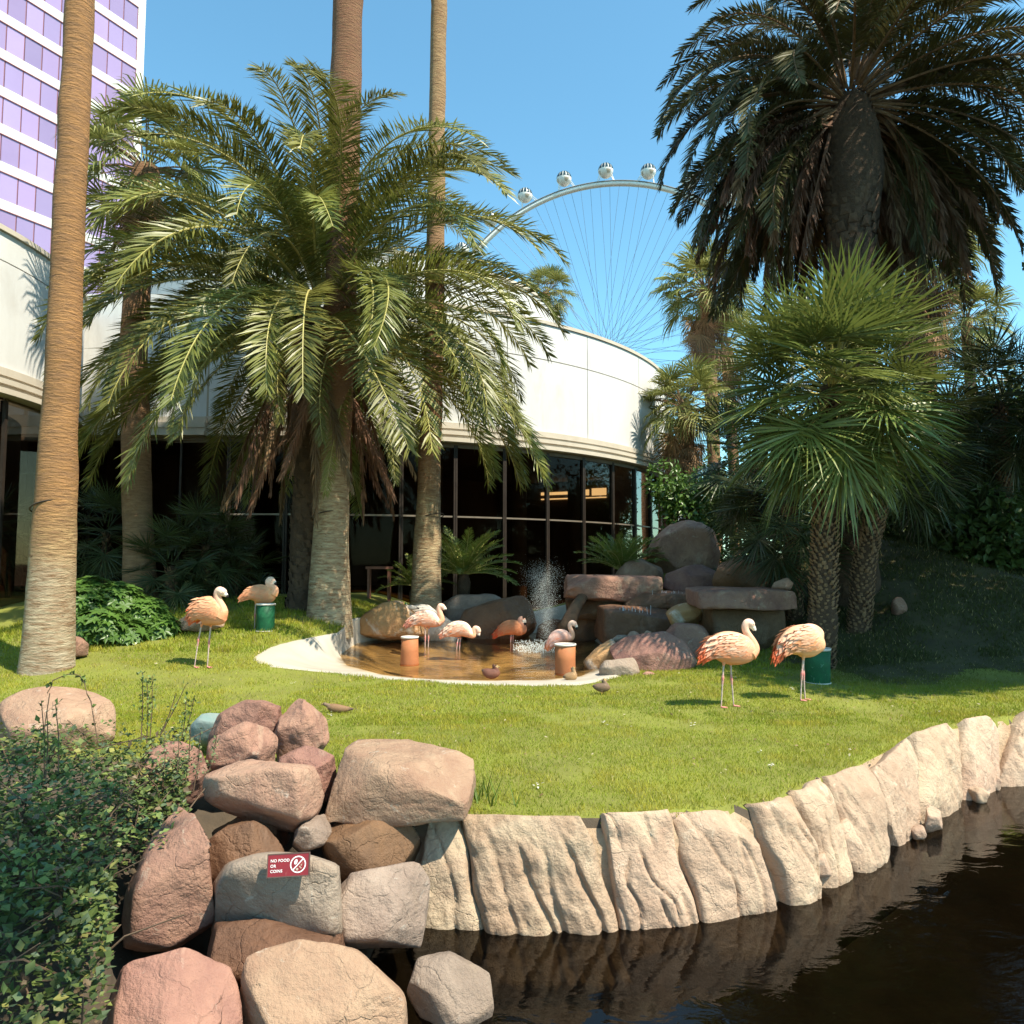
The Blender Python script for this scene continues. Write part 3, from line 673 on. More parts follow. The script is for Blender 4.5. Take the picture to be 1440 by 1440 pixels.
px_rock('boulder', 'flat stone at the foot of the sloping boulder', [(838,950),(850,930),(890,925),(900,950),(880,962),(845,962)], 12.0, 0.5, 'rock_grey', group=BG, sub=4)
px_rock('stone', 'rounded pinkish cobble at the grass edge', [(901,950),(910,943),(924,945),(928,956),(915,962),(902,960)], 12.0, 0.2, 'rock_red', 'stone', group=BG, sub=3)
px_rock('stone', 'rounded tan stone on top of the sloping boulder', [(880,896),(886,888),(896,887),(901,896),(892,903),(882,902)], 13.5, 0.35, 'rock_tan', 'stone', group=BG, sub=3)
px_rock('stone', 'small pale stone beside the rounded tan stone', [(904,893),(909,886),(916,888),(918,897),(908,899)], 13.6, 0.3, 'rock_tan', 'stone', group=BG, sub=3)
px_rock('stone', 'greenish flat stone beside the rounded tan stone', [(858,902),(868,893),(882,893),(884,904),(866,908)], 13.4, 0.4, 'rock_grey', 'stone', group=BG, sub=3)
slab_rock('slab_boulder', 'long overhanging slab at the top of the cascade', 792, 938, 812, 846, 17.0, 18.8, 'rock_red', BG, seed=21)
slab_rock('slab_boulder', 'flat dark ledge under the overhanging slab', 800, 900, 846, 872, 17.3, 18.6, 'rock_dark', BG, seed=22)
slab_rock('slab_boulder', 'wet ledge where the upper water slips over', 880, 1000, 834, 856, 16.6, 18.2, 'rock_dark', BG, seed=23)
slab_rock('slab_boulder', 'wet ledge where the lower water slips over', 846, 950, 856, 905, 15.9, 17.4, 'rock_dark', BG, seed=24)
px_rock('boulder', 'peaked boulder in front of the bright cycad', [(860,812),(880,792),(902,786),(930,800),(940,820),(900,828)], 18.6, 0.9, 'rock_tan', group=BG, sub=4)
px_rock('boulder', 'tall rounded boulder crowning the cascade', [(914,770),(928,738),(962,731),(1000,738),(1016,790),(1005,820),(920,820)], 19.6, 1.5, 'rock_red', group=BG, amp=0.05, p=9)
slab_rock('slab_boulder', 'long flat slab with a sunlit top near the fan palm', 984, 1122, 830, 856, 13.9, 15.6, 'rock_red', BG, seed=25)
slab_rock('boulder', 'dark block carrying the sunlit slab', 1000, 1112, 856, 930, 14.2, 15.6, 'rock_dark', BG, seed=26)
px_rock('stone', 'small stone sitting on the long sunlit slab', [(1082,826),(1092,816),(1108,813),(1117,822),(1112,830),(1086,831)], 14.6, 0.3, 'rock_tan', 'stone', group=BG, sub=3)
px_rock('boulder', 'ledge stone catching sun in the middle of the cascade', [(938,862),(950,850),(986,846),(994,856),(985,875),(945,880)], 14.8, 0.8, 'rock_orange', group=BG, sub=4)
px_rock('boulder', 'shaded boulder behind the log under the overhanging slab', [(788,905),(794,872),(830,838),(850,860),(850,900),(810,908)], 17.6, 1.0, 'rock_dark', group=BG, sub=4)
px_rock('boulder', 'dark boulder behind the sunlit slab', [(1000,830),(1010,790),(1060,775),(1105,800),(1110,835)], 16.2, 1.2, 'rock_dark', group=BG, sub=4)
px_rock('boulder', 'brown boulder leaning below the crowning boulder', [(930,830),(940,800),(990,795),(1030,815),(1020,845),(950,845)], 17.8, 1.0, 'rock_red', group=BG, sub=4)
px_rock('boulder', 'round brown boulder alone on the shaded bank', [(1252,862),(1254,846),(1262,839),(1272,841),(1277,856),(1270,872)], 14.3, 0.5, 'rock_red', group=BG, sub=4, p=7)
px_rock('stone', 'pink stone at the foot of the thick leaning trunk', [(94,918),(98,900),(110,894),(124,906),(124,922),(100,926)], 11.9, 0.5, 'rock_red', 'stone', sub=4)

# sloping driftwood log beside the cascade
m = MB(); a = dp(794, 886, 16.4); b = dp(812, 850, 16.8); c = dp(838, 812, 17.4)
m.tube(np.array([a, a*0.5+b*0.5, b, b*0.5+c*0.5, c]), [0.17, 0.16, 0.13, 0.12, 0.09], 10)
tag(m.build('driftwood_log', M['scar'], None, a, True), 'slanting weathered log leaning on the cascade rocks', 'log')

# water of the cascade
m = MB()
for (x0, x1, yt, yb, Y) in [(905,975,832,846,16.75),(862,925,853,872,15.95)]:
    rng = random.Random(int(x0))
    for k in range(12):
        x = rng.gauss((x0+x1)/2+rng.choice([-14, 12]), 7); w = rng.uniform(0.3, 0.9)
        yb_ = yb+rng.uniform(-6, 10); yt_ = yt+rng.uniform(-2, 4)
        p = [dp(x, yt_, Y+0.10), dp(x+rng.uniform(-1, 1), yt_+2, Y), dp(x+rng.uniform(-2, 2), yb_, Y-0.12)]
        m.tube(p, [0.012*w, 0.010*w, 0.006*w], 5)
tag(m.build('cascade', M['fall'], None, dp(920, 850, 16.3), True), 'thin white threads of water falling over the dark cascade steps', 'waterfall', kind='stuff')
def spray():
    rng = np.random.default_rng(8); D, F = ico(1); D = D*1.0
    P = []
    top = dp(760, 800, 17.3); base = dp(770, 903, 16.9)
    n = 9000
    t = rng.uniform(0, 1, n)**0.7
    wd = 0.08+0.24*(t)+0.1*rng.random(n)
    x = base[0]+(top[0]-base[0])*t+wd*rng.standard_normal(n)*0.55
    y = base[1]+0.25*rng.standard_normal(n); z = base[2]+(top[2]-base[2])*t+0.12*rng.standard_normal(n)
    r = rng.uniform(0.0012, 0.0036, n)
    P.append(np.stack([x, y, z, r], 1))
    n = 900     # splash ring on the pond
    s = dp(757, 912, 15.9)
    a = rng.uniform(0, 2*math.pi, n); q = rng.random(n)**0.5
    P.append(np.stack([s[0]+0.55*q*np.cos(a), s[1]+0.75*q*np.sin(a), -0.03+0.16*rng.random(n)**3, rng.uniform(0.004, 0.010, n)], 1))
    P = np.concatenate(P); P[:, 2] = np.maximum(P[:, 2], -0.03)
    V = (P[:, None, :3]+D[None]*P[:, None, 3:]*np.array([1, 1, 1.6])).reshape(-1, 3)
    Fa = (F[None]+(np.arange(len(P))*len(D))[:, None, None]).reshape(-1, 3)
    o = base.copy(); o[2] = -0.05
    tag(link('fountain_spray', np_mesh('fountain_spray', V-o, Fa, M['drop'], True), None, o), 'misty white fountain spray rising at the back of the pond', 'fountain spray', kind='stuff')
spray()

# ------------------------------------------------------------------ round building
BCX, BR = -7.766, 15.681; BCY = 22+BR
def arcbox(mb, cx, cy, r0, r1, a0, a1, z0, z1, n=None, m=0):
    a0, a1 = R_(a0), R_(a1); n = n or max(2, int(abs(a1-a0)/R_(0.7))+1)
    V = []; F = []
    for a in np.linspace(a0, a1, n):
        for r, z in ((r0, z0), (r1, z0), (r1, z1), (r0, z1)): V.append((cx+r*math.sin(a), cy-r*math.cos(a), z))
    for i in range(n-1):
        for j in range(4): F.append((i*4+j, i*4+(j+1) % 4, (i+1)*4+(j+1) % 4, (i+1)*4+j))
    F.append((3, 2, 1, 0)); F.append(tuple((n-1)*4+j for j in range(4)))
    mb.add(V, F, m)
def pt(cx, cy, r, a, z): return np.array([cx+r*math.sin(R_(a)), cy-r*math.cos(R_(a)), z])
def make_building():
    o = np.array([BCX, BCY-BR, 0.3])
    b = thing('round_building', o, 'round white stucco building with bronze glass ground floor', 'building')
    def part(name, mat, fn, smooth=False, parent=None):
        mb = MB(); fn(mb); return mb.build(name, M[mat], parent or b, o, smooth)
    J0 = 2.95; DJ = 13.2
    joints = [-5.7, J0]+[J0+DJ*k for k in range(1, 15)]
    for z0, z1 in ((6.30, 8.80), (8.835, 10.06)):
        for a0, a1 in zip(joints[:-1], joints[1:]):
            part('wall_panel', 'stucco', lambda mb: arcbox(mb, BCX, BCY, BR-0.40, BR-0.15, a0+0.055, a1-0.055, z0, z1))
    part('core_wall', 'joint', lambda mb: arcbox(mb, BCX, BCY, BR-0.60, BR-0.20, -6, 192, 6.1, 10.06, 260))
    part('coping', 'stucco_trim', lambda mb: arcbox(mb, BCX, BCY, BR-0.60, BR-0.10, -6, 192, 10.07, 10.19, 280))
    for r, z0, z1 in ((0.0, 5.67, 5.80), (-0.10, 5.80, 5.90), (-0.03, 5.90, 6.02), (-0.12, 6.02, 6.10), (-0.08, 6.10, 6.28)):
        part('cornice', 'stucco_trim', lambda mb: arcbox(mb, BCX, BCY, BR-0.62, BR+r, -6, 192, z0, z1, 280))
    def disc(mb, r, z, ft=0.2):
        n = 96; a = np.linspace(0, 2*math.pi, n, endpoint=False)
        V = [(BCX+r*math.cos(t), BCY+r*math.sin(t), zz) for zz in (z, z+ft) for t in a]
        mb.add(V, [tuple(range(n))[::-1], tuple(range(n, 2*n))]+[(i, (i+1) % n, n+(i+1) % n, n+i) for i in range(n)])
    part('roof', 'stucco_trim', lambda mb: disc(mb, BR-0.62, 9.4))
    part('soffit', 'interior', lambda mb: disc(mb, BR-0.30, 5.52, 0.14))
    part('floor_slab', 'interior', lambda mb: disc(mb, BR-0.45, 0.05, 0.2))
    part('inner_wall', 'interior', lambda mb: arcbox(mb, BCX, BCY, BR-8.3, BR-8.0, -40, 150, 0.25, 5.5, 240))
    for a in (67.5, 74.5, 82, 100, -20):
        part('partition', 'interior', lambda mb: mb.box(pt(BCX, BCY, BR-4.2, a, 2.9), (0.16, 7.62, 5.2), R_(a)))
    for a in (8, 24, 41, 58):
        p = pt(BCX, BCY, BR-3.4, a, 0.25); part('column', 'interior', lambda mb: mb.lathe([(0.28, 0), (0.28, 5.25)], p, 16))
    # glowing partition strips in place of bright far windows, seen through the glass
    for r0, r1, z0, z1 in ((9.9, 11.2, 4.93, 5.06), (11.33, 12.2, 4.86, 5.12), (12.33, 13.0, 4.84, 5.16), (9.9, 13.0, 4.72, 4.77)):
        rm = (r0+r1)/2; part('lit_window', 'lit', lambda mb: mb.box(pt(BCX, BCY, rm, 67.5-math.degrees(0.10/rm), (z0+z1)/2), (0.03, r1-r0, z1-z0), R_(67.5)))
    # glazing bays
    DM = 6.53; g0 = 3.15-DM*1
    for k in range(0, 23):
        a = g0+DM*k
        def mull(mb):
            p = pt(BCX, BCY, BR-0.36, a-0.10, 2.9); mb.box(p, (0.055, 0.14, 5.4), R_(a))
            p = pt(BCX, BCY, BR-0.36, a+0.16, 2.9); mb.box(p, (0.055, 0.14, 5.4), R_(a))
        part('mullion', 'frame', mull)
        if k < 22:
            for z0, z1 in ((0.25, 3.26), (3.33, 5.52)):
                part('window_pane', 'glass', lambda mb: arcbox(mb, BCX, BCY, BR-0.385, BR-0.37, a+0.30, a+DM-0.24, z0, z1, 2))
    part('transom', 'frame_light', lambda mb: arcbox(mb, BCX, BCY, BR-0.40, BR-0.34, -6, 145, 3.27, 3.32, 260))
    part('sill', 'frame', lambda mb: arcbox(mb, BCX, BCY, BR-0.42, BR-0.30, -6, 145, 0.2, 0.34, 260))
    # upper drum
    UR = 10.26
    for a0, a1 in zip(np.arange(-85, 190, 13.2), np.arange(-71.8, 204, 13.2)):
        for z0, z1 in ((9.6, 12.6), (12.63, 13.86)):
            part('wall_panel', 'stucco', lambda mb: arcbox(mb, BCX, BCY, UR-0.3, UR, a0+0.07, a1-0.07, z0, z1))
    part('core_wall', 'joint', lambda mb: arcbox(mb, BCX, BCY, UR-0.5, UR-0.05, -90, 200, 9.6, 13.86, 300))
    part('coping', 'stucco_trim', lambda mb: arcbox(mb, BCX, BCY, UR-0.6, UR+0.06, -90, 200, 13.87, 14.0, 300))
    # straight link to the wing on the left
    Lx0, Lx1, Ly = -13.6, -9.30, 22.25
    part('link_wall', 'stucco', lambda mb: mb.box(((Lx0+Lx1)/2, Ly+0.2, 8.2), (Lx1-Lx0, 0.3, 3.9)), False)
    part('link_cornice', 'stucco_trim', lambda mb: (mb.box(((Lx0+Lx1)/2, Ly-0.05, 5.735), (Lx1-Lx0, 0.5, 0.13)), mb.box(((Lx0+Lx1)/2, Ly+0.02, 5.85), (Lx1-Lx0, 0.5, 0.1)), mb.box(((Lx0+Lx1)/2, Ly-0.02, 5.99), (Lx1-Lx0, 0.5, 0.17)), mb.box(((Lx0+Lx1)/2, Ly+0.03, 6.16), (Lx1-Lx0, 0.5, 0.17))))
    part('window_pane', 'glass', lambda mb: mb.box(((Lx0+Lx1)/2, Ly+0.3, 3.0), (Lx1-Lx0, 0.02, 5.2)))
    part('soffit', 'interior', lambda mb: mb.box(((Lx0+Lx1)/2-1, Ly+1.6, 5.62), (Lx1-Lx0+4, 3.0, 0.09)))
    for x in (-13.0, -11.6, -10.2): part('mullion', 'frame', lambda mb: mb.box((x, Ly+0.26, 3.0), (0.07, 0.1, 5.3)))
    part('inner_wall', 'interior', lambda mb: mb.box(((Lx0+Lx1)/2-2, Ly+3.0, 3.0), (9, 0.2, 6)))
    # curved wing on the left
    wx, wy, wr = -19.4, 17.5, 7.9
    for a0, a1 in zip(range(-10, 170, 20), range(10, 190, 20)):
        for z0, z1 in ((6.30, 8.74), (8.77, 9.42)):
            part('wall_panel', 'stucco', lambda mb: arcbox(mb, wx, wy, wr-0.4, wr-0.15, a0+0.1, a1-0.1, z0, z1))
    part('core_wall', 'joint', lambda mb: arcbox(mb, wx, wy, wr-0.55, wr-0.20, -10, 172, 6.1, 9.42, 240))
    part('coping', 'stucco_trim', lambda mb: arcbox(mb, wx, wy, wr-0.6, wr-0.08, -10, 172, 9.43, 9.55, 240))
    for r, z0, z1 in ((0.0, 5.67, 5.80), (-0.10, 5.80, 5.90), (-0.03, 5.90, 6.02), (-0.12, 6.02, 6.10), (-0.08, 6.10, 6.28)):
        part('cornice', 'stucco_trim', lambda mb: arcbox(mb, wx, wy, wr-0.6, wr+r, -10, 172, z0, z1, 240))
    for a in range(-10, 170, 12):
        part('window_pane', 'glass', lambda mb: arcbox(mb, wx, wy, wr-0.39, wr-0.37, a+0.3, a+11.7, 0.25, 5.66, 2))
        part('mullion', 'frame', lambda mb: mb.box(pt(wx, wy, wr-0.36, a, 2.9), (0.08, 0.14, 5.4), R_(a)))
    part('inner_wall', 'interior', lambda mb: arcbox(mb, wx, wy, 0.5, wr-1.6, -30, 172, 0.2, 5.7, 40))
make_building()

# ------------------------------------------------------------------ hotel tower
def make_tower():
    d = np.array([math.sin(R_(28.9)), math.cos(R_(28.9)), 0]); n = np.array([d[1], -d[0], 0])
    P0 = np.array([-41.053, 62.0, 0]); up = np.array([0, 0, 1.0])
    o = P0+d*2
    t = thing('hotel_tower', o, 'white hotel tower with bands of purple windows', 'building')
    def slab(s0, s1, t0, t1, z0, z1, name, mat):
        V = [P0+d*s+n*q+up*z for s in (s0, s1) for q in (t0, t1) for z in (z0, z1)]
        mb = MB(); mb.add(V, [(0,1,3,2),(4,6,7,5),(0,4,5,1),(2,3,7,6),(0,2,6,4),(1,5,7,3)]); return mb.build(name, M[mat], t, o)
    S0, S1, ztop = -26.0, 8.24, 63.25+0.84
    slab(S0, S1+0.75, -16, -0.30, 0.0, ztop, 'tower_core', 'tower_white')
    slab(S1, S1+0.76, -0.31, 0.06, 0.0, ztop, 'corner_pilaster', 'tower_white')
    zt = [31.25+3.2*k for k in range(-8, 11)]
    for z in zt:
        slab(S0, S1-0.002, -0.31, 0.04, z, z+0.84, 'floor_band', 'tower_white')
        slab(S0, S1-0.003, -0.31, 0.065, z-0.07, z-0.001, 'window_head', 'tower_line')
    cols = [S1-1.45*k for k in range(0, 11)]
    for z in zt[5:]:
        for s in cols:
            slab(s-1.40, s-0.05, -0.2, -0.02, z-2.358, z-0.072, 'window_pane', 'purple')
    for s in cols: slab(s-0.048, s-0.004, -0.2, 0.0, 20.0, ztop, 'window_mullion', 'tower_line')
    slab(S0, cols[-1]-1.5, -0.2, -0.03, 5, ztop, 'side_glazing', 'purple')
make_tower()

# ------------------------------------------------------------------ observation wheel
def make_wheel():
    C = dp(853, 500, 310.0); yaw = R_(-10); RW = 76.0
    ax = np.array([math.cos(yaw), math.sin(yaw), 0]); nrm = np.array([-math.sin(yaw), math.cos(yaw), 0]); up = np.array([0, 0, 1.0])
    o = np.array([C[0], C[1], 0.0])
    w = thing('observation_wheel', o, 'giant white observation wheel with round glass cabins', 'ferris wheel')
    def P(a, r, t=0): return C+ax*(r*math.sin(a))+up*(r*math.cos(a))+nrm*t
    def ring(name, r0, r1, t0, t1, mat):
        N_ = 168; V = []; F = []
        for i in range(N_):
            a = 2*math.pi*i/N_
            for r, t in ((r0, t0), (r1, t0), (r1, t1), (r0, t1)): V.append(P(a, r, t))
        for i in range(N_):
            j = (i+1) % N_
            for k in range(4): F.append((i*4+k, i*4+(k+1) % 4, j*4+(k+1) % 4, j*4+k))
        mb = MB(); mb.add(V, F); mb.build(name, M[mat], w, o, True)
    ring('rim', RW-0.7, RW+0.8, -1.0, 1.0, 'wheel_white')
    ring('rail', RW+0.85, RW+1.15, -1.3, -0.9, 'wheel_dark'); ring('rail', RW+0.85, RW+1.15, 0.9, 1.3, 'wheel_dark')
    # cabins
    sph = MB(); D, F = ico(3); sph.add(D*3.3, [tuple(f) for f in F]); me_pod = sph.build('cabin', M['wheel_white'], me_only=True, smooth=True)
    win = MB()
    for k in range(14):
        a0 = 2*math.pi*k/14+0.05; a1 = 2*math.pi*(k+1)/14-0.05
        for e0, e1 in ((2, 24), (27, 55)):
            V = []; n = 4
            for e in np.linspace(R_(e0), R_(e1), n):
                for a in np.linspace(a0, a1, n): V.append((3.36*math.cos(e)*math.cos(a), 3.36*math.cos(e)*math.sin(a), 3.36*math.sin(e)))
            Fq = [(i*n+j, i*n+j+1, (i+1)*n+j+1, (i+1)*n+j) for i in range(n-1) for j in range(n-1)]
            win.add(V, Fq)
    me_win = win.build('cabin_window', M['pod_glass'], me_only=True, smooth=True)
    pan = MB()
    for a in (0.3, 1.9, 3.4, 5.0):
        V = []; n = 4
        for e in np.linspace(R_(-40), R_(-12), n):
            for q in np.linspace(a-0.35*(1-(-12-math.degrees(e))/60), a+0.35*(1-(-12-math.degrees(e))/60), n): V.append((3.36*math.cos(e)*math.cos(q), 3.36*math.cos(e)*math.sin(q), 3.36*math.sin(e)))
        pan.add(V, [(i*n+j, i*n+j+1, (i+1)*n+j+1, (i+1)*n+j) for i in range(n-1) for j in range(n-1)])
    me_pan = pan.build('cabin_hatch', M['pod_tan'], me_only=True, smooth=True)
    for k in range(28):
        a = 2*math.pi*(k+0.02)/28
        p = P(a, RW+6.2)-o
        c = link('cabin', me_pod, w, p); 
        link('cabin_window', me_win, c); link('cabin_hatch', me_pan, c)
        mb = MB()
        for da, t in ((-0.034, 0.9), (0.034, 0.9), (-0.034, -0.9), (0.034, -0.9)):
            mb.tube([P(a+da*1.5, RW+0.8, t), P(a+da*0.9, RW+4.2, t*1.6)], 0.16, 5)
        mb.build('cabin_bracket', M['wheel_white'], w, o)
    for k in range(28):
        for q, s in ((0, 1), (1, -1), (2, 1), (3, -1)):
            a = 2*math.pi*(k+0.25*q+0.12)/28
            h = a+s*(1.15 if q < 2 else -1.15)
            mb = MB(); mb.tube([P(a, RW-1.0, 0.7*s), P(h, 2.6, 7.0*s)], 0.075, 5, cap=False); mb.build('cable', M['cable'], w, o)
    mb = MB(); mb.tube([C-nrm*10, C+nrm*10], 2.4, 20); mb.build('hub', M['wheel_white'], w, o, True)
    for s in (-1, 1):
        for q in (-1, 1):
            mb = MB(); g = o+ax*(q*34)+nrm*(s*24); mb.tube([g, C+nrm*(s*9.5)], [1.7, 1.3], 12); mb.build('support_leg', M['wheel_white'], w, o, True)
make_wheel()

# ------------------------------------------------------------------ palms
_fr = {}
def pinnate(kind, L, phi0, bend, p, nl, leaf, width, vup, droop, seed, mats, rib=0.035, t0=0.14, sweep=(24, 56), prof_pow=0.5):
    key = (kind, L, phi0, bend, seed, mats[0].name)
    if key in _fr: return _fr[key]
    rng = np.random.default_rng(seed+int(phi0*7)+1000); n = 26
    tt = np.linspace(0, 1, n); ph = np.radians(phi0-bend*tt**p)
    T = np.stack([np.cos(ph), 0*ph, np.sin(ph)], 1); side = 0.10*rng.standard_normal()
    pos = np.concatenate([[[0, 0, 0]], np.cumsum((T[1:]+T[:-1])/2*(L/(n-1)), 0)])
    pos[:, 1] += side*L*tt**2
    N_ = np.stack([-np.sin(ph), 0*ph, np.cos(ph)], 1)
    mb = MB(); mb.tube(pos, rib*(1-0.86*tt)+0.003, 5, m=1, cap=False)
    t = np.repeat((np.arange(nl)+0.5)/nl, 2); sd = np.tile([1.0, -1.0], nl)
    t = t0+(1-t0)*t; t = np.clip(t+rng.normal(0, 0.004, len(t)), 0, 0.999)
    def ip(A): return np.stack([np.interp(t, tt, A[:, i]) for i in range(3)], 1)
    B = ip(pos); Tt = unit(ip(T)); Nt = unit(ip(N_)); Sv = np.array([0, 1.0, 0])
    ln = leaf*np.sin(np.pi*np.clip(0.16+0.80*(t-t0)/(1-t0), 0, 1))**prof_pow*rng.uniform(0.85, 1.1, len(t))
    al = np.radians(sweep[0]+(sweep[1]-sweep[0])*t+rng.normal(0, 6, len(t)))
    vv = vup*(1-0.5*t)+rng.normal(0, 0.16, len(t))
    Dv = unit(Sv*(sd*np.cos(al))[:, None]+Tt*np.sin(al)[:, None]+Nt*vv[:, None])
    W = unit(Tt-Dv*(Tt*Dv).sum(1, keepdims=True)+Nt*rng.normal(0, 0.35, (len(t), 1)))*width*rng.uniform(0.8, 1.2, (len(t), 1))
    dn = np.array([0, 0, -1.0])
    mid = B+Dv*(ln*0.5)[:, None]+dn*(droop*ln*0.12)[:, None]
    tip = B+Dv*(ln*0.97)[:, None]+dn*(droop*ln*0.5)[:, None]
    V = np.stack([B-W*0.35, B+W*0.35, mid+W, mid-W, tip], 1).reshape(-1, 3)
    k = np.arange(len(t))*5
    for i in k: pass
    q = np.stack([k, k+1, k+2, k+3], 1).tolist(); tr = np.stack([k+3, k+2, k+4], 1).tolist()
    mb.add(V, q+tr, 0)
    _fr[key] = mb.build('frond', mats, me_only=True); return _fr[key]
def fan(kind, pet, R, nseg, arc, droop, phi0, seed, mats, wid=0.9, cup=0.25, fused=0.42):
    key = (kind, pet, R, phi0, seed)
    if key in _fr: return _fr[key]
    rng = np.random.default_rng(seed+int(phi0*3)+500)
    ph0 = math.radians(phi0); ph1 = ph0-R_(14)
    mid = np.array([math.cos(ph0), 0, math.sin(ph0)])*pet*0.5
    H = mid+np.array([math.cos(ph1), 0, math.sin(ph1)])*pet*0.5
    mb = MB()
    if pet > 0.02: mb.tube([np.zeros(3), mid, H], [0.016*max(1, R), 0.013*max(1, R), 0.010*max(1, R)], 5, m=1, cap=False)
    ph = ph1-R_(8); T = np.array([math.cos(ph), 0, math.sin(ph)]); N_ = np.array([-math.sin(ph), 0, math.cos(ph)]); S = np.array([0, 1.0, 0])
    a = np.linspace(-arc/2, arc/2, nseg)+rng.normal(0, 0.012, nseg); a = a[:, None]
    D = unit(T*np.cos(a)+S*np.sin(a)+N_*(cup*np.abs(np.sin(a/1.6))-0.02+rng.normal(0, 0.05, a.shape)))
    ln = R*(0.80+0.20*np.cos(a/1.3))*rng.uniform(0.90, 1.06, a.shape)
    W = unit(np.cross(N_, D))
    tw = rng.normal(0, 0.35, a.shape)+np.where(np.arange(nseg)[:, None] % 2 == 0, 0.45, -0.45)
    W = W*np.cos(tw)+N_*np.sin(tw)
    w = wid*fused*R*(arc/nseg)*0.5
    dn = np.array([0, 0, -1.0])
    p1 = H+D*ln*fused; p2 = H+D*ln*0.74+dn*droop*ln*0.10; p3 = H+D*ln*(1-0.12*droop)+dn*droop*ln*0.42
    V = np.stack([H+0*p1-W*w*0.08, H+0*p1+W*w*0.08, p1+W*w, p1-W*w, p2+W*w*0.62, p2-W*w*0.62, p3], 1).reshape(-1, 3)
    k = np.arange(nseg)*7
    F = np.stack([k, k+1, k+2, k+3], 1).tolist()+np.stack([k+3, k+2, k+4, k+5], 1).tolist()+np.stack([k+5, k+4, k+6], 1).tolist()
    mb.add(V, F, 0)
    _fr[key] = mb.build('frond', mats, me_only=True); return _fr[key]
def put(me, parent, loc, az, roll=0.0, s=1.0, name='frond'):
    o = link(name, me, parent, loc); o.rotation_euler = (roll, 0, az); o.scale = (s, s, s); return o
def trunk(parent, o, pts, rad, cols, mat, sides=28, rings=70, name='trunk', amp=0.02, ringamp=0.0, seed=1):
    pts = np.asarray(pts, float); seg = np.linalg.norm(np.diff(pts, axis=0), axis=1); L = np.concatenate([[0], np.cumsum(seg)]); t = np.linspace(0, L[-1], rings)
    # smooth interpolation
    ts = np.stack([np.interp(t, L, pts[:, i]) for i in range(3)], 1)
    if len(pts) > 2:
        k = np.hanning(11); k /= k.sum()
        for i in range(2): ts[:, i] = np.convolve(np.pad(ts[:, i], 5, 'edge'), k, 'valid')
    r = np.interp(t/L[-1], [c[0] for c in rad], [c[1] for c in rad])
    an = np.arange(sides)*2*math.pi/sides
    V = np.zeros((rings, sides, 3))
    V[:, :, 0] = ts[:, 0:1]+r[:, None]*np.cos(an); V[:, :, 1] = ts[:, 1:2]+r[:, None]*np.sin(an); V[:, :, 2] = ts[:, 2:3]
    V = V.reshape(-1, 3)
    d = fbm(V*[1, 1, 0.6], 2.2, 4, seed)*amp+ringamp*np.sin(V[:, 2]*38+3*fbm(V, 1.5, 2, seed))
    ct = np.repeat(ts, sides, 0); Nn = V-ct; Nn[:, 2] = 0; V = V+unit(Nn)*d[:, None]
    col = None
    if cols is not None:
        tv = np.repeat(t/L[-1], sides)+0.03*fbm(V, 1.2, 3, seed+5)
        col = np.stack([np.interp(tv, [c[0] for c in cols], [c[1][i] for c in cols]) for i in range(3)], 1)
        col = col*(1+0.16*fbm(V*[1, 1, 3], 2.5, 3, seed+8))[:, None]
    idx = np.arange(rings*sides).reshape(rings, sides)
    nx_ = np.roll(idx, -1, 1)
    F = np.stack([idx[:-1], nx_[:-1], nx_[1:], idx[1:]], -1).reshape(-1, 4)
    return link(name, np_mesh(name, V-np.asarray(o), F, M[mat], True, col=None if col is None else np.clip(col, 0.01, 0.9)), parent)
def scales(parent, o, pts, rad, n, size, mat, seed=3, name='leaf_base', z0=0.0, z1=1.0, out=0.5, spin=2.39996):
    """overlapping cut leaf bases wound round a trunk"""
    pts = np.asarray(pts, float); rng = np.random.default_rng(seed); Vs = []; Fs = []; k = 0
    for i in range(n):
        t = z0+(z1-z0)*(i+0.5)/n; q = t*(len(pts)-1); j = min(int(q), len(pts)-2); p = pts[j]+(pts[j+1]-pts[j])*(q-j)
        r = np.interp(t, [c[0] for c in rad], [c[1] for c in rad]); a = i*spin+rng.normal(0, 0.12)
        nr = np.array([math.cos(a), math.sin(a), 0]); tg = np.array([-math.sin(a), math.cos(a), 0]); up = np.array([0, 0, 1.0])
        s = size*rng.uniform(0.75, 1.25); c = p+nr*r*0.93
        h = s*1.1; ou = s*out*rng.uniform(0.6, 1.4)
        V = [c-tg*s*0.6-up*h*0.5, c+tg*s*0.6-up*h*0.5, c+tg*s*0.42+up*h*0.5+nr*ou, c-tg*s*0.42+up*h*0.5+nr*ou, c+up*h*0.55+nr*0.0-tg*s*0.4, c+up*h*0.55+tg*s*0.4, c-up*h*0.2+nr*ou*0.75]
        Vs.append(np.array(V)); Fs += [(k, k+1, k+6), (k+1, k+2, k+6), (k+2, k+3, k+6), (k+3, k, k+6), (k+3, k+2, k+5, k+4)]; k += 7
    mb = MB(); mb.add(np.concatenate(Vs), Fs)
    ob = mb.build(name, M[mat], parent, o); ob['kind'] = 'stuff'; return ob
M['date_dark'] = pmat('shade_tinted_date_leaflet', (0.105, 0.10, 0.034), (0.075, 0.068, 0.028), 1.5, 0.5, trans=0.15, rand=0.25, spec=0.3)  # backlit shade of the right palm's crown put into the leaflet colour
DK = [M['date_dark'], M['stub']]
DL = [M['date_leaf'], M['date_rib']]; DD = [M['dead_leaf'], M['dead_leaf']]
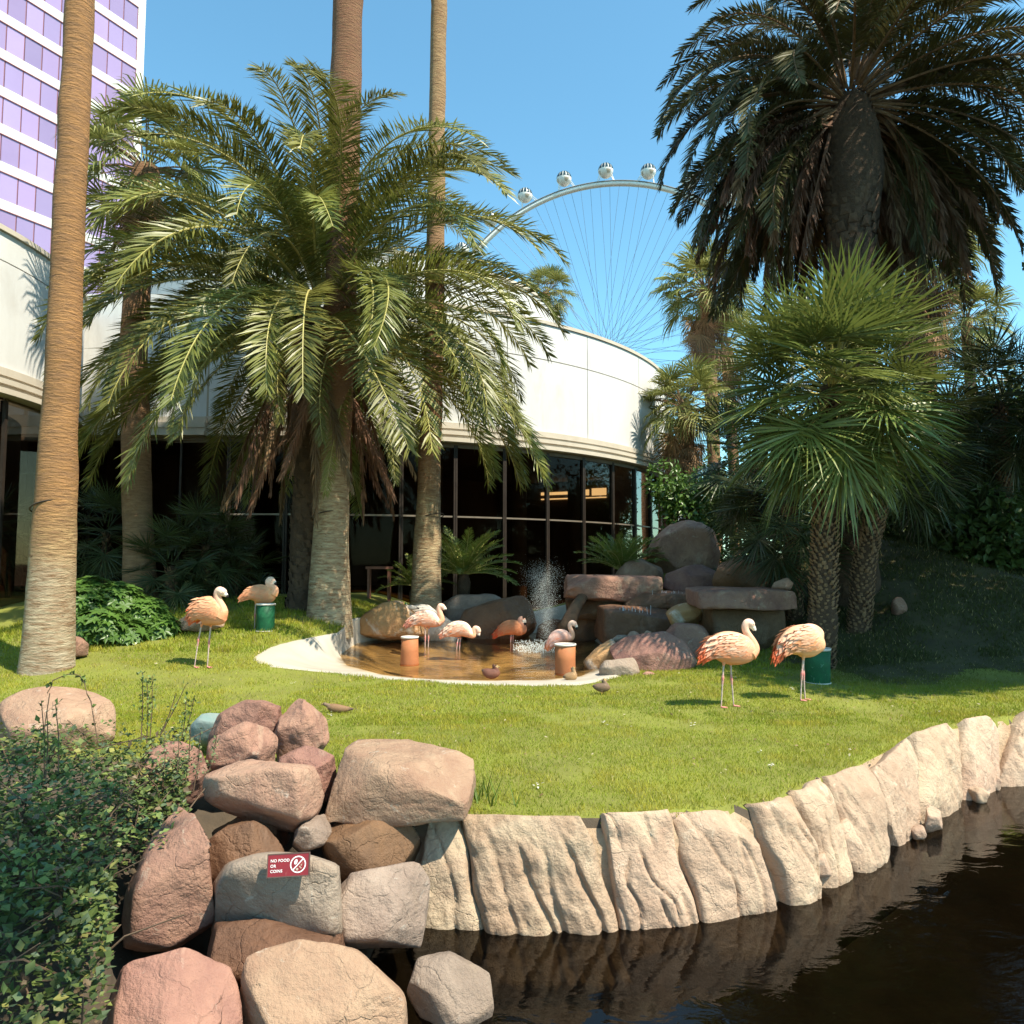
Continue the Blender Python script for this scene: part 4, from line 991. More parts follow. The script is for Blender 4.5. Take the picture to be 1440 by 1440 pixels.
def canary(label, base, crown, rtrunk, L, n, seed, lo=-50, dead=14, bulge=1.9, trunk_pts=None, hang=0, clear=False):
    rng = random.Random(seed); base = np.asarray(base, float); crown = np.asarray(crown, float)
    t = thing('date_palm', base, label, 'palm tree')
    H = crown[2]-base[2]; o = base
    pts = [base-[0, 0, 0.3], base*0.6+crown*0.4, crown-[0, 0, 0.2]] if trunk_pts is None else trunk_pts
    rad = [(0, rtrunk*1.15), (0.1, rtrunk), (0.72, rtrunk*0.98), (0.84, rtrunk*bulge), (0.93, rtrunk*bulge*0.92), (1.0, rtrunk*0.7)]
    trunk(t, o, pts, rad, None, 'bark_date', 30, 80, amp=0.05, seed=seed)
    scales(t, o, pts, rad, 620, 0.17, 'scar', seed, 'leaf_scar', 0.02, 0.82, 0.30)
    scales(t, o, pts, rad, 170 if not clear else 420, 0.20 if not clear else 0.13, 'stub' if not clear else 'scar', seed+1, 'leaf_base', 0.80, 0.99, 0.9 if not clear else 0.3)
    for i in range(n):
        f = (i+0.5)/n
        el = 86-(86-lo)*f**0.85+rng.uniform(-7, 7)
        q = round(el/12)*12
        bend = 92+max(0, q)*0.22 if q > 0 else max(24, 78+q*1.05)
        sd = rng.randrange(2)
        me = pinnate('date', L, q, bend, 1.45, 155, 0.116*L+0.04, 0.0178, 0.36 if q > -20 else 0.15, 0.25, sd, DL if not clear else DK)
        az = i*2.39996+rng.uniform(-0.2, 0.2)
        if clear and q < 15 and math.cos(az+math.pi/2) > 0.70: az += 0.9 if math.sin(az+math.pi/2) > 0 else -0.9
        rr = rtrunk*(0.35+0.6*f); z = crown[2]-base[2]+0.25-0.9*f
        put(me, t, (crown[0]-base[0]+rr*math.cos(az), crown[1]-base[1]+rr*math.sin(az), z), az, rng.uniform(-0.25, 0.25), rng.uniform(0.88, 1.08))
    for i in range(dead):
        az = rng.uniform(0, 2*math.pi); q = rng.choice([-58, -68, -76])
        if clear and math.cos(az+math.pi/2) > 0.6: az += 2.0
        me = pinnate('dead', L*0.62, q, 16, 1.2, 70, 0.30, 0.016, -0.15, 1.1, i % 2, DD, sweep=(60, 75))
        rr = rtrunk*1.2
        put(me, t, (crown[0]-base[0]+rr*math.cos(az), crown[1]-base[1]+rr*math.sin(az), H-0.9-rng.random()*0.3), az, rng.uniform(-0.4, 0.4), rng.uniform(0.8, 1.15), 'dead_frond')
    for i in range(hang):                 # long fronds hanging straight down round the trunk
        az = i*2.39996*1.7+rng.uniform(-0.3, 0.3)
        if math.cos(az+math.pi/2) > 0.45: az += 1.1 if math.sin(az+math.pi/2) > 0 else -1.1
        q = rng.choice([0, -14, -28, -40, -52])
        me = pinnate('hang', L*0.84, q, 74+q*0.5, 0.8, 110, 0.10*L, 0.019, 0.05, 0.8, i % 2, DK if rng.random() < 0.25 else DD, sweep=(50, 70))
        rr = rtrunk*1.1
        put(me, t, (crown[0]-base[0]+rr*math.cos(az), crown[1]-base[1]+rr*math.sin(az), H-0.5-rng.random()*0.5), az, rng.uniform(-0.3, 0.3), rng.uniform(0.85, 1.1))
    return t
# main date palm
b = dp(430, 870, 17.2); b[2] = tz(b[0], b[1])
c = dp(452, 425, 17.0)
main_palm = canary('large date palm with arching fronds hiding its scaly trunk', b, c, 0.42, 6.3, 112, 5, -18, 30, 2.0)
# the long bright frond that hangs in front of the pale trunk, and a few neighbours
for px, py, Y, az, q, s in ((492,560,15.8,-1.85,-60,0.60),(420,460,15.7,-1.75,-48,0.62),(345,520,15.9,-2.3,-48,0.6),(520,560,16.0,-0.9,-60,0.55)):
    p = dp(px, py-40, Y+0.6)
    put(pinnate('dateh', 5.3, q, 20, 1.35, 140, 0.62, 0.0155, 0.15, 0.35, 0, DL), main_palm, p-b, az, 0.1, s)
for px, py, az, s in ((498,470,-1.85,0.74),(428,455,-1.72,0.70),(350,470,-2.25,0.66)):
    p = dp(px, py, 16.8)
    put(pinnate('datef', 5.3, -12, 74, 0.8, 140, 0.62, 0.0165, 0.15, 0.35, 0, DL), main_palm, p-b, az, 0.1, s)
# tall date palm on the right, crown above
b = dp(1195, 860, 15.8); b[2] = tz(b[0], b[1]); c = dp(1195, 128, 15.6)
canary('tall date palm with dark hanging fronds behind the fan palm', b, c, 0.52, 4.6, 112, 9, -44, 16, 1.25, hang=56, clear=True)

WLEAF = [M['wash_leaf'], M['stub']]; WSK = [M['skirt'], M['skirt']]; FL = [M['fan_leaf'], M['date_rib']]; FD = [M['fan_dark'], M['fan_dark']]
TR_COL = [(0, (0.47, 0.39, 0.28)), (0.06, (0.48, 0.38, 0.25)), (0.10, (0.44, 0.29, 0.14)), (0.14, (0.38, 0.195, 0.075)), (0.45, (0.38, 0.19, 0.072)), (1, (0.34, 0.17, 0.07))]
def washingtonia(label, pts, rad, crownR=1.0, nf=34, skirt=0, cols=TR_COL, wire=None, seed=2, name='fan_palm', skirt_len=2.2, lowpoly=False):
    rng = random.Random(seed); pts = [np.asarray(p, float) for p in pts]; o = pts[0].copy()
    t = thing(name, o, label, 'palm tree')
    pp = [pts[0]-np.array([0, 0, 0.4])]+pts[1:]
    trunk(t, o, pp, rad, cols, 'bark_wash', 28 if not lowpoly else 12, 90 if not lowpoly else 24, amp=0.018, ringamp=0.0012 if not lowpoly else 0, seed=seed)
    top = pts[-1]-o
    for i in range(nf):
        f = (i+0.5)/nf; el = 82-118*f+rng.uniform(-8, 8); q = round(el/14)*14
        me = fan('wash', 0.85, 0.80, 34 if not lowpoly else 22, 4.3, 0.55+0.5*f, q, i % 2, WLEAF, 1.0)
        az = i*2.39996+rng.uniform(-0.3, 0.3)
        put(me, t, (top[0]+0.1*math.cos(az), top[1]+0.1*math.sin(az), top[2]+0.15-0.35*f), az, rng.uniform(-0.3, 0.3), crownR*rng.uniform(0.85, 1.15))
    for i in range(skirt):
        f = i/max(1, skirt); q = rng.choice([-64, -72, -80])
        me = fan('skirt', 0.75, 0.75, 26, 2.6, 0.7, q, i % 2, WSK, 1.0)
        az = i*2.39996+rng.uniform(-0.4, 0.4); rr = 0.22*crownR
        put(me, t, (top[0]+rr*math.cos(az), top[1]+rr*math.sin(az), top[2]-0.25-skirt_len*f), az, rng.uniform(-0.5, 0.5), crownR*rng.uniform(0.7, 1.05)*(1-0.35*f), 'dead_frond')
    if wire is not None:
        p, r = wire; mb = MB(); a = np.linspace(0, 2*math.pi, 33)
        ring = np.stack([p[0]+r*np.cos(a), p[1]+r*np.sin(a), p[2]+0.10*np.cos(a+0.6)], 1); mb.tube(ring, 0.014, 5, cap=False)
        mb.build('wire_loop', M['wire'], t, o)
    return t
# thick leaning trunk on the left
b = dp(66, 938, 11.4); b[2] = tz(b[0], b[1]); tp = dp(114, 20, 11.6); tp2 = tp+(tp-b)/np.linalg.norm(tp-b)*13.0
wp = dp(76, 713, 11.45)
washingtonia('thick leaning ringed palm trunk with a wire loop next to the leafy shrub', [b, dp(84, 600, 11.45), dp(102, 207, 11.5), tp2], [(0, 0.40), (0.03, 0.365), (0.09, 0.31), (0.17, 0.262), (0.32, 0.225), (1, 0.20)], 1.5, 36, 20, wire=(wp, 0.318), seed=4)
# slimmer trunk behind with its own crown
b = dp(200, 846, 17.8); b[2] = tz(b[0], b[1])
washingtonia('palm trunk with brown leaf skirt in front of the purple windows', [b, dp(192, 690, 17.8), dp(188, 480, 17.8), dp(200, 300, 17.8), dp(206, 235, 17.8)], [(0, 0.42), (0.2, 0.34), (0.8, 0.30), (0.92, 0.42), (1, 0.30)], 1.25, 34, 16, cols=[(0, (0.36, 0.22, 0.12)), (0.5, (0.30, 0.17, 0.09)), (1, (0.26, 0.14, 0.08))], seed=6, skirt_len=1.0)
# pale smooth trunk in front of the date palm
b = dp(463, 874, 16.2); b[2] = tz(b[0], b[1]); tp = dp(489, 60, 16.3); tp2 = tp+(tp-dp(484, 300, 16.3))*1.5
washingtonia('pale smooth flared palm trunk on the lawn in front of the date palm', [b, dp(466, 720, 16.2), dp(478, 450, 16.2), tp2], [(0, 0.52), (0.04, 0.46), (0.14, 0.37), (0.3, 0.34), (0.55, 0.36), (1, 0.32)], 1.5, 34, 16, cols=[(0, (0.52, 0.43, 0.28)), (0.2, (0.50, 0.40, 0.24)), (0.24, (0.30, 0.16, 0.085)), (0.3, (0.20, 0.09, 0.05)), (1, (0.19, 0.085, 0.048))], wire=(dp(463, 725, 16.2), 0.385), seed=7)  # upper red brown darkened further, with the crown's shade painted in
# slim trunk right of it
b = dp(598, 868, 18.8); b[2] = tz(b[0], b[1]); tp = dp(618, 60, 18.9); tp2 = tp+(tp-dp(616, 300, 18.9))*1.3
washingtonia('slim straight palm trunk behind the pond in front of the glass wall', [b, dp(602, 720, 18.8), dp(611, 450, 18.8), tp2], [(0, 0.42), (0.05, 0.39), (0.16, 0.30), (0.3, 0.27), (0.6, 0.22), (1, 0.20)], 1.4, 34, 16, cols=[(0, (0.42, 0.33, 0.22)), (0.13, (0.48, 0.38, 0.22)), (0.21, (0.34, 0.19, 0.10)), (0.38, (0.24, 0.12, 0.07)), (0.55, (0.40, 0.26, 0.13)), (1, (0.38, 0.24, 0.12))], wire=(dp(606, 728, 18.8), 0.33), seed=8)
# palms of the background
BGP = 'palms behind the garden'
def bg(label, px, pyc, Y, r, cr, nf, sk, seed, skl=1.8, pyb=None):
    c = dp(px, pyc, Y); bb = np.array([c[0]+0.25, c[1], 0.3])
    w = washingtonia(label, [bb, (bb+c)/2+np.array([0.12, 0, 0]), c], [(0, r*1.3), (0.1, r), (1, r)], cr, nf, sk, cols=[(0, (0.34, 0.18, 0.10)), (1, (0.36, 0.19, 0.10))], seed=seed, skirt_len=skl, lowpoly=True)
    w['group'] = BGP
bg('tall fan palm with tan skirt beside the white drum', 992, 408, 33, 0.30, 1.55, 46, 44, 12, 2.4)
bg('smaller fan palm half behind the tall skirted one', 1022, 490, 37, 0.28, 1.45, 36, 26, 13, 2.0)
bg('short shaggy fan palm next to the edge of the building', 962, 572, 29, 0.28, 1.35, 42, 56, 14, 3.2)
bg('pale fan palm peeking over the upper drum roof', 768, 412, 52, 0.30, 1.5, 34, 12, 15)
bg('shaggy fan palm with long brown skirt behind the tall date palm', 1285, 335, 23, 0.30, 1.5, 44, 70, 16, 3.0)
bg('small bright fan palm crown against the sky beyond the dark palms', 1358, 452, 38, 0.26, 1.5, 40, 16, 17, 1.2)
bg('shaggy fan palm hidden behind the short one', 935, 590, 34, 0.26, 1.3, 34, 40, 18, 2.6)

# windmill style fan palms
def windmill(label, base, crown, rt, R, pet, n, seed, dark=False, stub=950, lo=-62, pts=None):
    rng = random.Random(seed); base = np.asarray(base, float); crown = np.asarray(crown, float); o = base
    t = thing('windmill_palm', base, label, 'palm tree')
    pts = pts or [base-np.array([0, 0, 0.3]), base*0.5+crown*0.5, crown-np.array([0, 0, 0.1])]
    rad = [(0, rt*1.1), (0.8, rt*0.9), (1, rt*0.7)]
    trunk(t, o, pts, rad, None, 'fibre', 22, 60, amp=0.03, seed=seed)
    scales(t, o, pts, rad, stub, 0.062, 'stub', seed, 'leaf_base', 0.03, 0.97, 0.8)
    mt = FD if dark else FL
    for i in range(n):
        f = (i+0.5)/n; el = 84-(84-lo)*f+rng.uniform(-8, 8); q = round(el/12)*12
        me = fan('mill%d' % dark, pet, R, 46, 4.9, 0.06+0.22*f, q, i % 2, mt, 0.72, 0.22, 0.42)
        az = i*2.39996+rng.uniform(-0.3, 0.3)
        put(me, t, (crown[0]-base[0]+0.1*math.cos(az), crown[1]-base[1]+0.1*math.sin(az), crown[2]-base[2]+0.15-0.75*f), az, rng.uniform(-0.35, 0.35), rng.uniform(0.85, 1.12))
    return t
b = dp(1152, 900, 12.6); b[2] = tz(b[0], b[1])-0.05
windmill('bright green fan palm with shaggy stub covered trunk beside the flamingos', b, dp(1168, 535, 12.6), 0.20, 1.2, 1.05, 84, 21)
b = dp(1206, 905, 14.2); b[2] = tz(b[0], b[1])-0.05
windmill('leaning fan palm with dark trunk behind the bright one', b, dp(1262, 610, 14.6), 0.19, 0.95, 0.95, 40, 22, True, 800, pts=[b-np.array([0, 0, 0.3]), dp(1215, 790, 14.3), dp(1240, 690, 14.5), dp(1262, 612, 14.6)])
for i, (px, py, Y, lab) in enumerate([(1405,560,16.8,'dark fan palm at the far end of the shaded bank'),(1330,640,17.5,'shaded fan palm on top of the grassy bank'),(1060,640,17.5,'dark fan palm leaning over the cascade boulders'),(1110,700,15.6,'shaded fan palm between sunlit slab and shaggy trunk')]):
    c = dp(px, py, Y); bb = np.array([c[0]+0.1, c[1]+0.1, tz(c[0], c[1])-0.1])
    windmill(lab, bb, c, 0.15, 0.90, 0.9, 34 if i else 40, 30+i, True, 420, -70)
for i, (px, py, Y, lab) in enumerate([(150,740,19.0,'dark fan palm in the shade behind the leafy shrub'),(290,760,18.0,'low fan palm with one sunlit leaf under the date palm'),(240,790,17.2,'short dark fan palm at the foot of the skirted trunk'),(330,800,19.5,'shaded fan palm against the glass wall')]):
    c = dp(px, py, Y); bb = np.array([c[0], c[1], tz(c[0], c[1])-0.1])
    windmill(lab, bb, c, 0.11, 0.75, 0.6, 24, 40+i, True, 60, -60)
# cycads
def cycad(label, px, py, Y, L, n, seed, lo, mat='cycad', hi=82):
    c = dp(px, py, Y); o = np.array([c[0], c[1], c[2]-0.35]); rng = random.Random(seed)
    t = thing('cycad', o, label, 'plant')
    mb = MB(); mb.lathe([(0.0, -0.3), (0.17, -0.3), (0.19, 0.1), (0.13, 0.32), (0.0, 0.36)], o, 14); mb.build('stem', M['bark_date'], t, o, True)
    for i in range(n):
        f = (i+0.5)/n; q = round((hi-(hi-lo)*f)/10)*10; az = i*2.39996
        me = pinnate('cyc'+mat, L, q, 42, 1.3, 46, 0.20*L, 0.012, 0.35, 0.2, i % 2, [M[mat], M['date_rib']], 0.012, 0.1, (30, 55))
        put(me, t, (0.08*math.cos(az), 0.08*math.sin(az), 0.32), az, rng.uniform(-0.2, 0.2), rng.uniform(0.85, 1.1))
cycad('dark spreading cycad beside the slim trunk', 652, 806, 20.3, 1.45, 44, 51, 5)
cycad('bright upright cycad above the cascade', 874, 800, 19.6, 1.2, 40, 52, 25)
cycad('smallest dark cycad at the foot of the slim trunk', 585, 822, 20.6, 1.0, 26, 53, 10)

# ------------------------------------------------------------------ leafy plants
def leaf_mesh(name, P, D, Nn, ln, wd, mat, col=None):
    P = np.asarray(P, float); D = unit(D); W = unit(np.cross(Nn, D)); U = np.cross(D, W)
    ln = ln[:, None]; wd = wd[:, None]
    V = np.stack([P, P+D*ln*0.45+W*wd+U*wd*0.25, P+D*ln, P+D*ln*0.45-W*wd+U*wd*0.25], 1).reshape(-1, 3)
    k = np.arange(len(P))*4
    F = np.concatenate([np.stack([k, k+1, k+2], 1), np.stack([k, k+2, k+3], 1)])
    return V, F, None if col is None else np.repeat(col, 4, 0)
def broad(name, label, base, blobs, n, ln, wd, mat, trunk_r=0.0, seed=1, cat='bush', group=None, limbs=0, whorl=0):
    rng = np.random.default_rng(seed); base = np.asarray(base, float)
    t = thing(name, base, label, cat, group)
    Bl = np.array(blobs, float); wgt = Bl[:, 3]**2; wgt /= wgt.sum()
    k = rng.choice(len(Bl), n, p=wgt); d = unit(rng.standard_normal((n, 3))); r = Bl[k, 3]*rng.uniform(0.45, 1.03, n)**0.6
    P = Bl[k, :3]+d*r[:, None]*np.array([1, 1, 0.85])
    keep = P[:, 2] > base[2]+0.02; P = P[keep]; d = d[keep]; n = len(P)
    if whorl:
        P = np.repeat(P, whorl, 0); d = np.repeat(d, whorl, 0); ph = np.tile(np.arange(whorl)*2*math.pi/whorl, n)
        ax = unit(d+np.array([0, 0, 0.7])); a = unit(np.cross(ax, [0.3, 0.5, 0.1])); bq = np.cross(ax, a)
        D = a*np.cos(ph)[:, None]+bq*np.sin(ph)[:, None]+ax*0.05; Nn = ax; n = len(P)
    else:
        D = unit(d*0.6+rng.standard_normal((n, 3))*0.8+np.array([0, 0, -0.1])); Nn = unit(d+rng.standard_normal((n, 3))*0.5+np.array([0, 0, 0.6]))
    V, F, _ = leaf_mesh('crown', P, D, Nn, rng.uniform(0.7, 1.25, n)*ln, rng.uniform(0.7, 1.2, n)*wd, mat)
    cr = link('crown' if trunk_r > 0.06 else 'foliage', np_mesh('crown', V-base, F, M[mat], False), t); cr['kind'] = 'stuff'
    mb = MB(); cen = Bl[:, :3].mean(0)
    if trunk_r > 0:
        top = cen.copy(); mid = base*0.5+top*0.5+np.array([0.1, 0.05, 0])*trunk_r*4
        mb.tube([base-np.array([0, 0, 0.2]), base*0.75+mid*0.25, mid, top], [trunk_r*1.35, trunk_r, trunk_r*0.85, trunk_r*0.5], 10)
        for i in range(len(Bl)):
            e = Bl[i, :3]; s = mid+(top-mid)*rng.uniform(0, 0.8)
            mb.tube([s, (s+e)/2+rng.standard_normal(3)*trunk_r, e], [trunk_r*0.5, trunk_r*0.32, trunk_r*0.12], 6)
        mb.build('trunk' if trunk_r > 0.06 else 'stem', M['stem'], t, base, True)
    return t
# sunlit shrub by the thick trunk
rng = random.Random(77); bl = []
for px, py, Y, r in ((110,855,13.4,0.50),(140,880,13.0,0.42),(165,850,13.9,0.50),(200,868,13.9,0.46),(130,838,14.0,0.45),(222,885,13.8,0.36),(180,892,13.3,0.34),(105,885,13.2,0.38)):
    bl.append((*dp(px, py, Y), r))
bb = dp(160, 900, 13.6); bb[2] = tz(bb[0], bb[1])
broad('shrub', 'rounded glossy green shrub beside the thick leaning trunk', bb, bl, 1500, 0.15, 0.034, 'shrub', 0.03, 60, 'shrub', whorl=7)
# bushes far behind
for i, (px, py, Y, r, n, lab, mat) in enumerate([(965,690,27,1.1,2600,'sunlit bush between building edge and the far palms','shrub'),(1000,705,28,0.9,1800,'lower bush beside the sunlit one near the far palms','shrub'),(940,650,33,1.3,2200,'dark bush behind the short shaggy palm','tree_leaf'),(1050,720,30,1.8,2600,'dark bush mass behind the crowning boulder','tree_leaf'),(1130,730,29,2.0,2600,'dark bush behind the shaggy trunk','tree_leaf'),
        (1240,730,26,2.0,3200,'dense dark bush above the shaded bank','tree_leaf'),(1310,700,26,2.2,3200,'tall dark bush beyond the grassy ridge','tree_leaf'),(1390,690,25,2.4,3600,'dark bush at the end of the grassy ridge','tree_leaf'),(1460,720,24,2.4,2600,'dark bush past the end of the ridge','tree_leaf'),(1190,640,34,2.6,2600,'tall shaded bush behind the tall date palm','tree_leaf'),(1340,600,33,3.0,3000,'high dark tree mass behind the shaded fan palms','tree_leaf'),(1440,590,30,3.0,2600,'high dark tree mass beyond the end of the bank','tree_leaf'),(1170,700,23.5,1.9,4200,'dark hedge bush where the grassy ridge begins','tree_leaf'),(1270,690,22.5,1.9,4600,'dark hedge bush directly behind the grassy ridge','tree_leaf'),(1350,680,22,2.0,4600,'dark hedge bush under the shaded ridge palm','tree_leaf'),(1420,670,21,2.0,4200,'dark hedge bush beside the palm at the end of the bank','tree_leaf'),(1080,690,25,1.9,3600,'dark hedge bush behind the leaning dark fan palm','tree_leaf'),(1400,730,17.0,1.2,3600,'dark bush crowding the far end of the grassy bank','tree_leaf'),(1425,600,18.5,1.9,4600,'high dark bush rising over the far end of the bank','tree_leaf'),(1330,760,19.2,0.8,2200,'low dark bush on the crest of the bank','tree_leaf')]):
    c = dp(px, py, Y); g = np.array([c[0], c[1], min(c[2]-r*0.9, tz(c[0], c[1]))])
    q = np.random.default_rng(90+i); bls = [(c[0]+q.uniform(-0.8, 0.8)*r, c[1]+q.uniform(-0.5, 0.5)*r, c[2]+q.uniform(-1.0, 0.4)*r, r*q.uniform(0.5, 0.75)) for _ in range(9)]
    bls.append((c[0], c[1], g[2]+r*0.7, r))
    broad('bush', lab, g, bls, n, 0.22, 0.06, mat, 0.05, 120+i, 'bush')
# shade trees beside and behind the viewer
def shade(label, x, y, z0, h, blobs, n, seed):
    broad('shade_tree', label, (x, y, z0), blobs, n, 0.26, 0.075, 'tree_leaf', 0.22, seed, 'tree', 'shade trees along the path')
q = np.random.default_rng(5)
shade('spreading shade tree standing over the path', 1.2, -2.6, 0.0, 8, [(q.uniform(-2.8, 1.9), q.uniform(-0.9, 1.6), q.uniform(7.2, 8.8), q.uniform(0.9, 1.3)) for _ in range(15)], 5200, 201)
bl = []
for _ in range(26):
    yy = q.uniform(8.7, 10.8); bl.append((0.72*yy+1.35+q.uniform(0, 3.6), yy, q.uniform(5.7, 8.6), q.uniform(1.0, 1.3)))
shade('dense shade tree nearest the slab wall', 10.4, 9.6, 0.4, 8, bl, 17000, 202)
shade('dense shade tree halfway up the grassy bank', 13.2, 11.3, 1.0, 9, [(13.2+q.uniform(-2.2, 2.6), 11.2+q.uniform(-2.2, 2.6), q.uniform(5.0, 9.5), q.uniform(1.1, 1.5)) for _ in range(26)], 18000, 203)
shade('dense shade tree at the top of the grassy bank', 16.5, 15.5, 1.6, 9, [(16.2+q.uniform(-2.4, 2.6), 15.5+q.uniform(-2.4, 2.6), q.uniform(5.5, 10.5), q.uniform(1.1, 1.6)) for _ in range(26)], 18000, 204)

# trailing ground cover of the near corner
def ground_cover():
    rng = np.random.default_rng(14)
    def surf(x, y): return -0.12+0.50*sstep(2.8, 5.5, y)+0.10*fbm(np.stack([x, y, 0*x], 1), 1.3, 3, 6)+0.10*sstep(-2.2, -3.2, x)
    pal = np.array([[0.085, 0.125, 0.038], [0.125, 0.17, 0.045], [0.18, 0.22, 0.058], [0.11, 0.155, 0.08], [0.25, 0.24, 0.065], [0.17, 0.12, 0.07]])
    pw = np.array([0.28, 0.27, 0.18, 0.12, 0.07, 0.08])
    spots = [('trailing ground cover of small dark leaves at the near corner', -3.4, -1.75, 2.2, 4.1, 6800),
             ('sunlit edged ground cover creeping between the red boulders', -3.6, -1.9, 4.0, 5.6, 6000),
             ('dense leafy cover in front of the large rounded tan boulder', -5.8, -2.6, 3.0, 6.2, 10500)]
    for i, (lab, x0, x1, y0, y1, n) in enumerate(spots):
        x = rng.uniform(x0, x1, n); y = rng.uniform(y0, y1, n)
        x = np.minimum(x, np.where(y < 4.4, -0.53, -0.435)*y-0.25*rng.random(n)**2)
        zs = surf(x, y); k = (zs > -0.11); x, y, zs = x[k], y[k], zs[k]; n = len(x)
        z = zs-0.22*rng.random(n)**1.6+0.03*rng.standard_normal(n)
        P = np.stack([x, y, z], 1)
        D = unit(np.stack([rng.standard_normal(n), rng.standard_normal(n), 0.45*rng.standard_normal(n)+0.1], 1)); Nn = unit(np.stack([0.5*rng.standard_normal(n), 0.5*rng.standard_normal(n), np.ones(n)], 1))
        c = pal[rng.choice(6, n, p=pw)]*rng.uniform(0.8, 1.25, (n, 1))*(1+0.45*fbm(P, 2.2, 2, 61)[:, None])
        big = rng.uniform(0.45, 1.0, n)**1.6*1.75*np.where(y < 4.2, 0.040, 0.036)
        V, F, Cc = leaf_mesh('foliage', P, D, Nn, big, big*0.36, None, c)
        b = np.array([(x0+x1)/2, (y0+y1)/2, -0.15]); t = thing('ground_cover', b, lab, 'ground cover', 'leafy plants at the near corner')
        f = link('foliage', np_mesh('foliage', V-b, F, M['ground_leaf'], False, col=Cc), t); f['kind'] = 'stuff'
        mb = MB()
        for j in range(46):
            xx, yy = rng.uniform(x0, x1), rng.uniform(y0, y1); 
            xx = min(xx, (-0.56 if yy < 4.4 else -0.45)*yy)
            zz = float(surf(np.array([xx]), np.array([yy]))[0]); e = np.array([xx+0.25*rng.standard_normal(), yy+0.2*rng.standard_normal(), zz+0.05])
            s = np.array([xx, yy, zz-0.3]); mb.tube([s, (s+e)/2+[0, 0, 0.08], e], [0.006, 0.005, 0.003], 5)
        so = mb.build('stem', M['stem'], t, b); so['kind'] = 'stuff'
    # upright sprigs with small leaves
    sprigs = [('tall twin sprig of tiny leaves rising above the cover', [(198,1010,200,946),(210,1015,214,950),(206,1010,207,958)], 5.9, 170, 0.028),
              ('thin bare sprig bending right above the cover', [(225,1000,262,962),(225,1000,248,975)], 5.9, 16, 0.03),
              ('leafy sprig beside the pale teal stone', [(252,1025,274,978),(252,1025,262,985)], 6.0, 90, 0.03),
              ('grey leaved sprig in front of the tilted boulder', [(228,1080,232,1025),(260,1075,268,1020),(285,1080,305,1035),(245,1080,252,1030),(272,1078,282,1030)], 5.2, 240, 0.024),
              ('long vine looping over the rounded boulder', [(66,975,74,957),(74,957,95,948),(95,948,112,950),(112,950,122,975),(122,975,130,1000),(112,950,115,965)], 5.6, 14, 0.045),
              ('upright stem of paired leaves before the rounded boulder', [(62,1060,58,985),(82,1050,78,990),(64,1060,66,1000)], 5.0, 50, 0.045)]
    for lab, segs, Y, n, sz in sprigs:
        b = dp(segs[0][0], segs[0][1]+40, Y); t = thing('sprig', b, lab, 'plant', 'sprigs at the near corner'); mb = MB(); Ps = []
        loop = 'vine' in lab
        for (x0, y0, x1, y1) in segs:
            p, q_ = dp(x0, y0+(0 if loop else 35), Y), dp(x1, y1, Y+0.02)
            mb.tube([p, (p+q_)/2+[0.005, 0.01, 0.004], q_], [0.0045, 0.004, 0.0025], 5)
            for k in range(n//len(segs)+1):
                f = rng.uniform(0.25, 1.0) if not loop else rng.uniform(0, 1); Ps.append(p+(q_-p)*f+rng.standard_normal(3)*0.010*(0 if loop else 1.6))
        if loop:
            p = dp(70, 975, Y); q_ = dp(60, 1040, Y); mb.tube([p, q_], 0.004, 5); p = dp(130, 1000, Y); q_ = dp(138, 1045, Y); mb.tube([p, q_], 0.004, 5)
        so = mb.build('stem', M['stem'], t, b); so['kind'] = 'stuff'
        n2 = len(Ps); P = np.array(Ps); D = unit(rng.standard_normal((n2, 3))+[0, 0, 0.5]); Nn = unit(rng.standard_normal((n2, 3))+[0, -0.3, 0.8])
        c = pal[rng.choice(3, n2)]*rng.uniform(0.8, 1.4, (n2, 1))
        if 'grey' in lab: c = c*0.5+np.array([0.09, 0.095, 0.06])
        L_ = rng.uniform(0.7, 1.3, n2)*sz; V, F, Cc = leaf_mesh('leaf', P, D, Nn, L_, L_*0.36, None, c)
        f = link('foliage', np_mesh('foliage', V-b, F, M['ground_leaf'], False, col=Cc), t); f['kind'] = 'stuff'
    # tufts of longer grass against the stones
    for lab, px, py, Y, n in (('tuft of long grass between peaked boulder and slab', 470, 1040, 6.3, 160), ('blades of grass behind the orange stained boulder', 520, 868, 17.6, 60), ('spill of grass over the end of the slab', 650, 1128, 5.75, 120)):
        b = dp(px, py, Y); b[2] = tz(b[0], b[1])
        a = rng.uniform(0, 2*math.pi, n); P = b+np.stack([0.20*rng.standard_normal(n), 0.10*rng.standard_normal(n), 0*a], 1)
        h = rng.uniform(0.10, 0.26, n)*(1.6 if Y > 10 else 1); tip = P+np.stack([np.cos(a)*h*0.6, np.sin(a)*h*0.6, h], 1); w = np.stack([np.sin(a), -np.cos(a), 0*a], 1)*0.006
        V = np.stack([P-w, P+w, tip], 1).reshape(-1, 3); c = np.repeat(np.array([0.10, 0.16, 0.025])*rng.uniform(0.7, 1.4, (n, 1)), 3, 0)
        tag(link('grass_tuft', np_mesh('grass_tuft', V-b, np.arange(len(V)).reshape(-1, 3), M['grass'], False, col=c), None, b), lab, 'grass tuft', kind='stuff')
ground_cover()

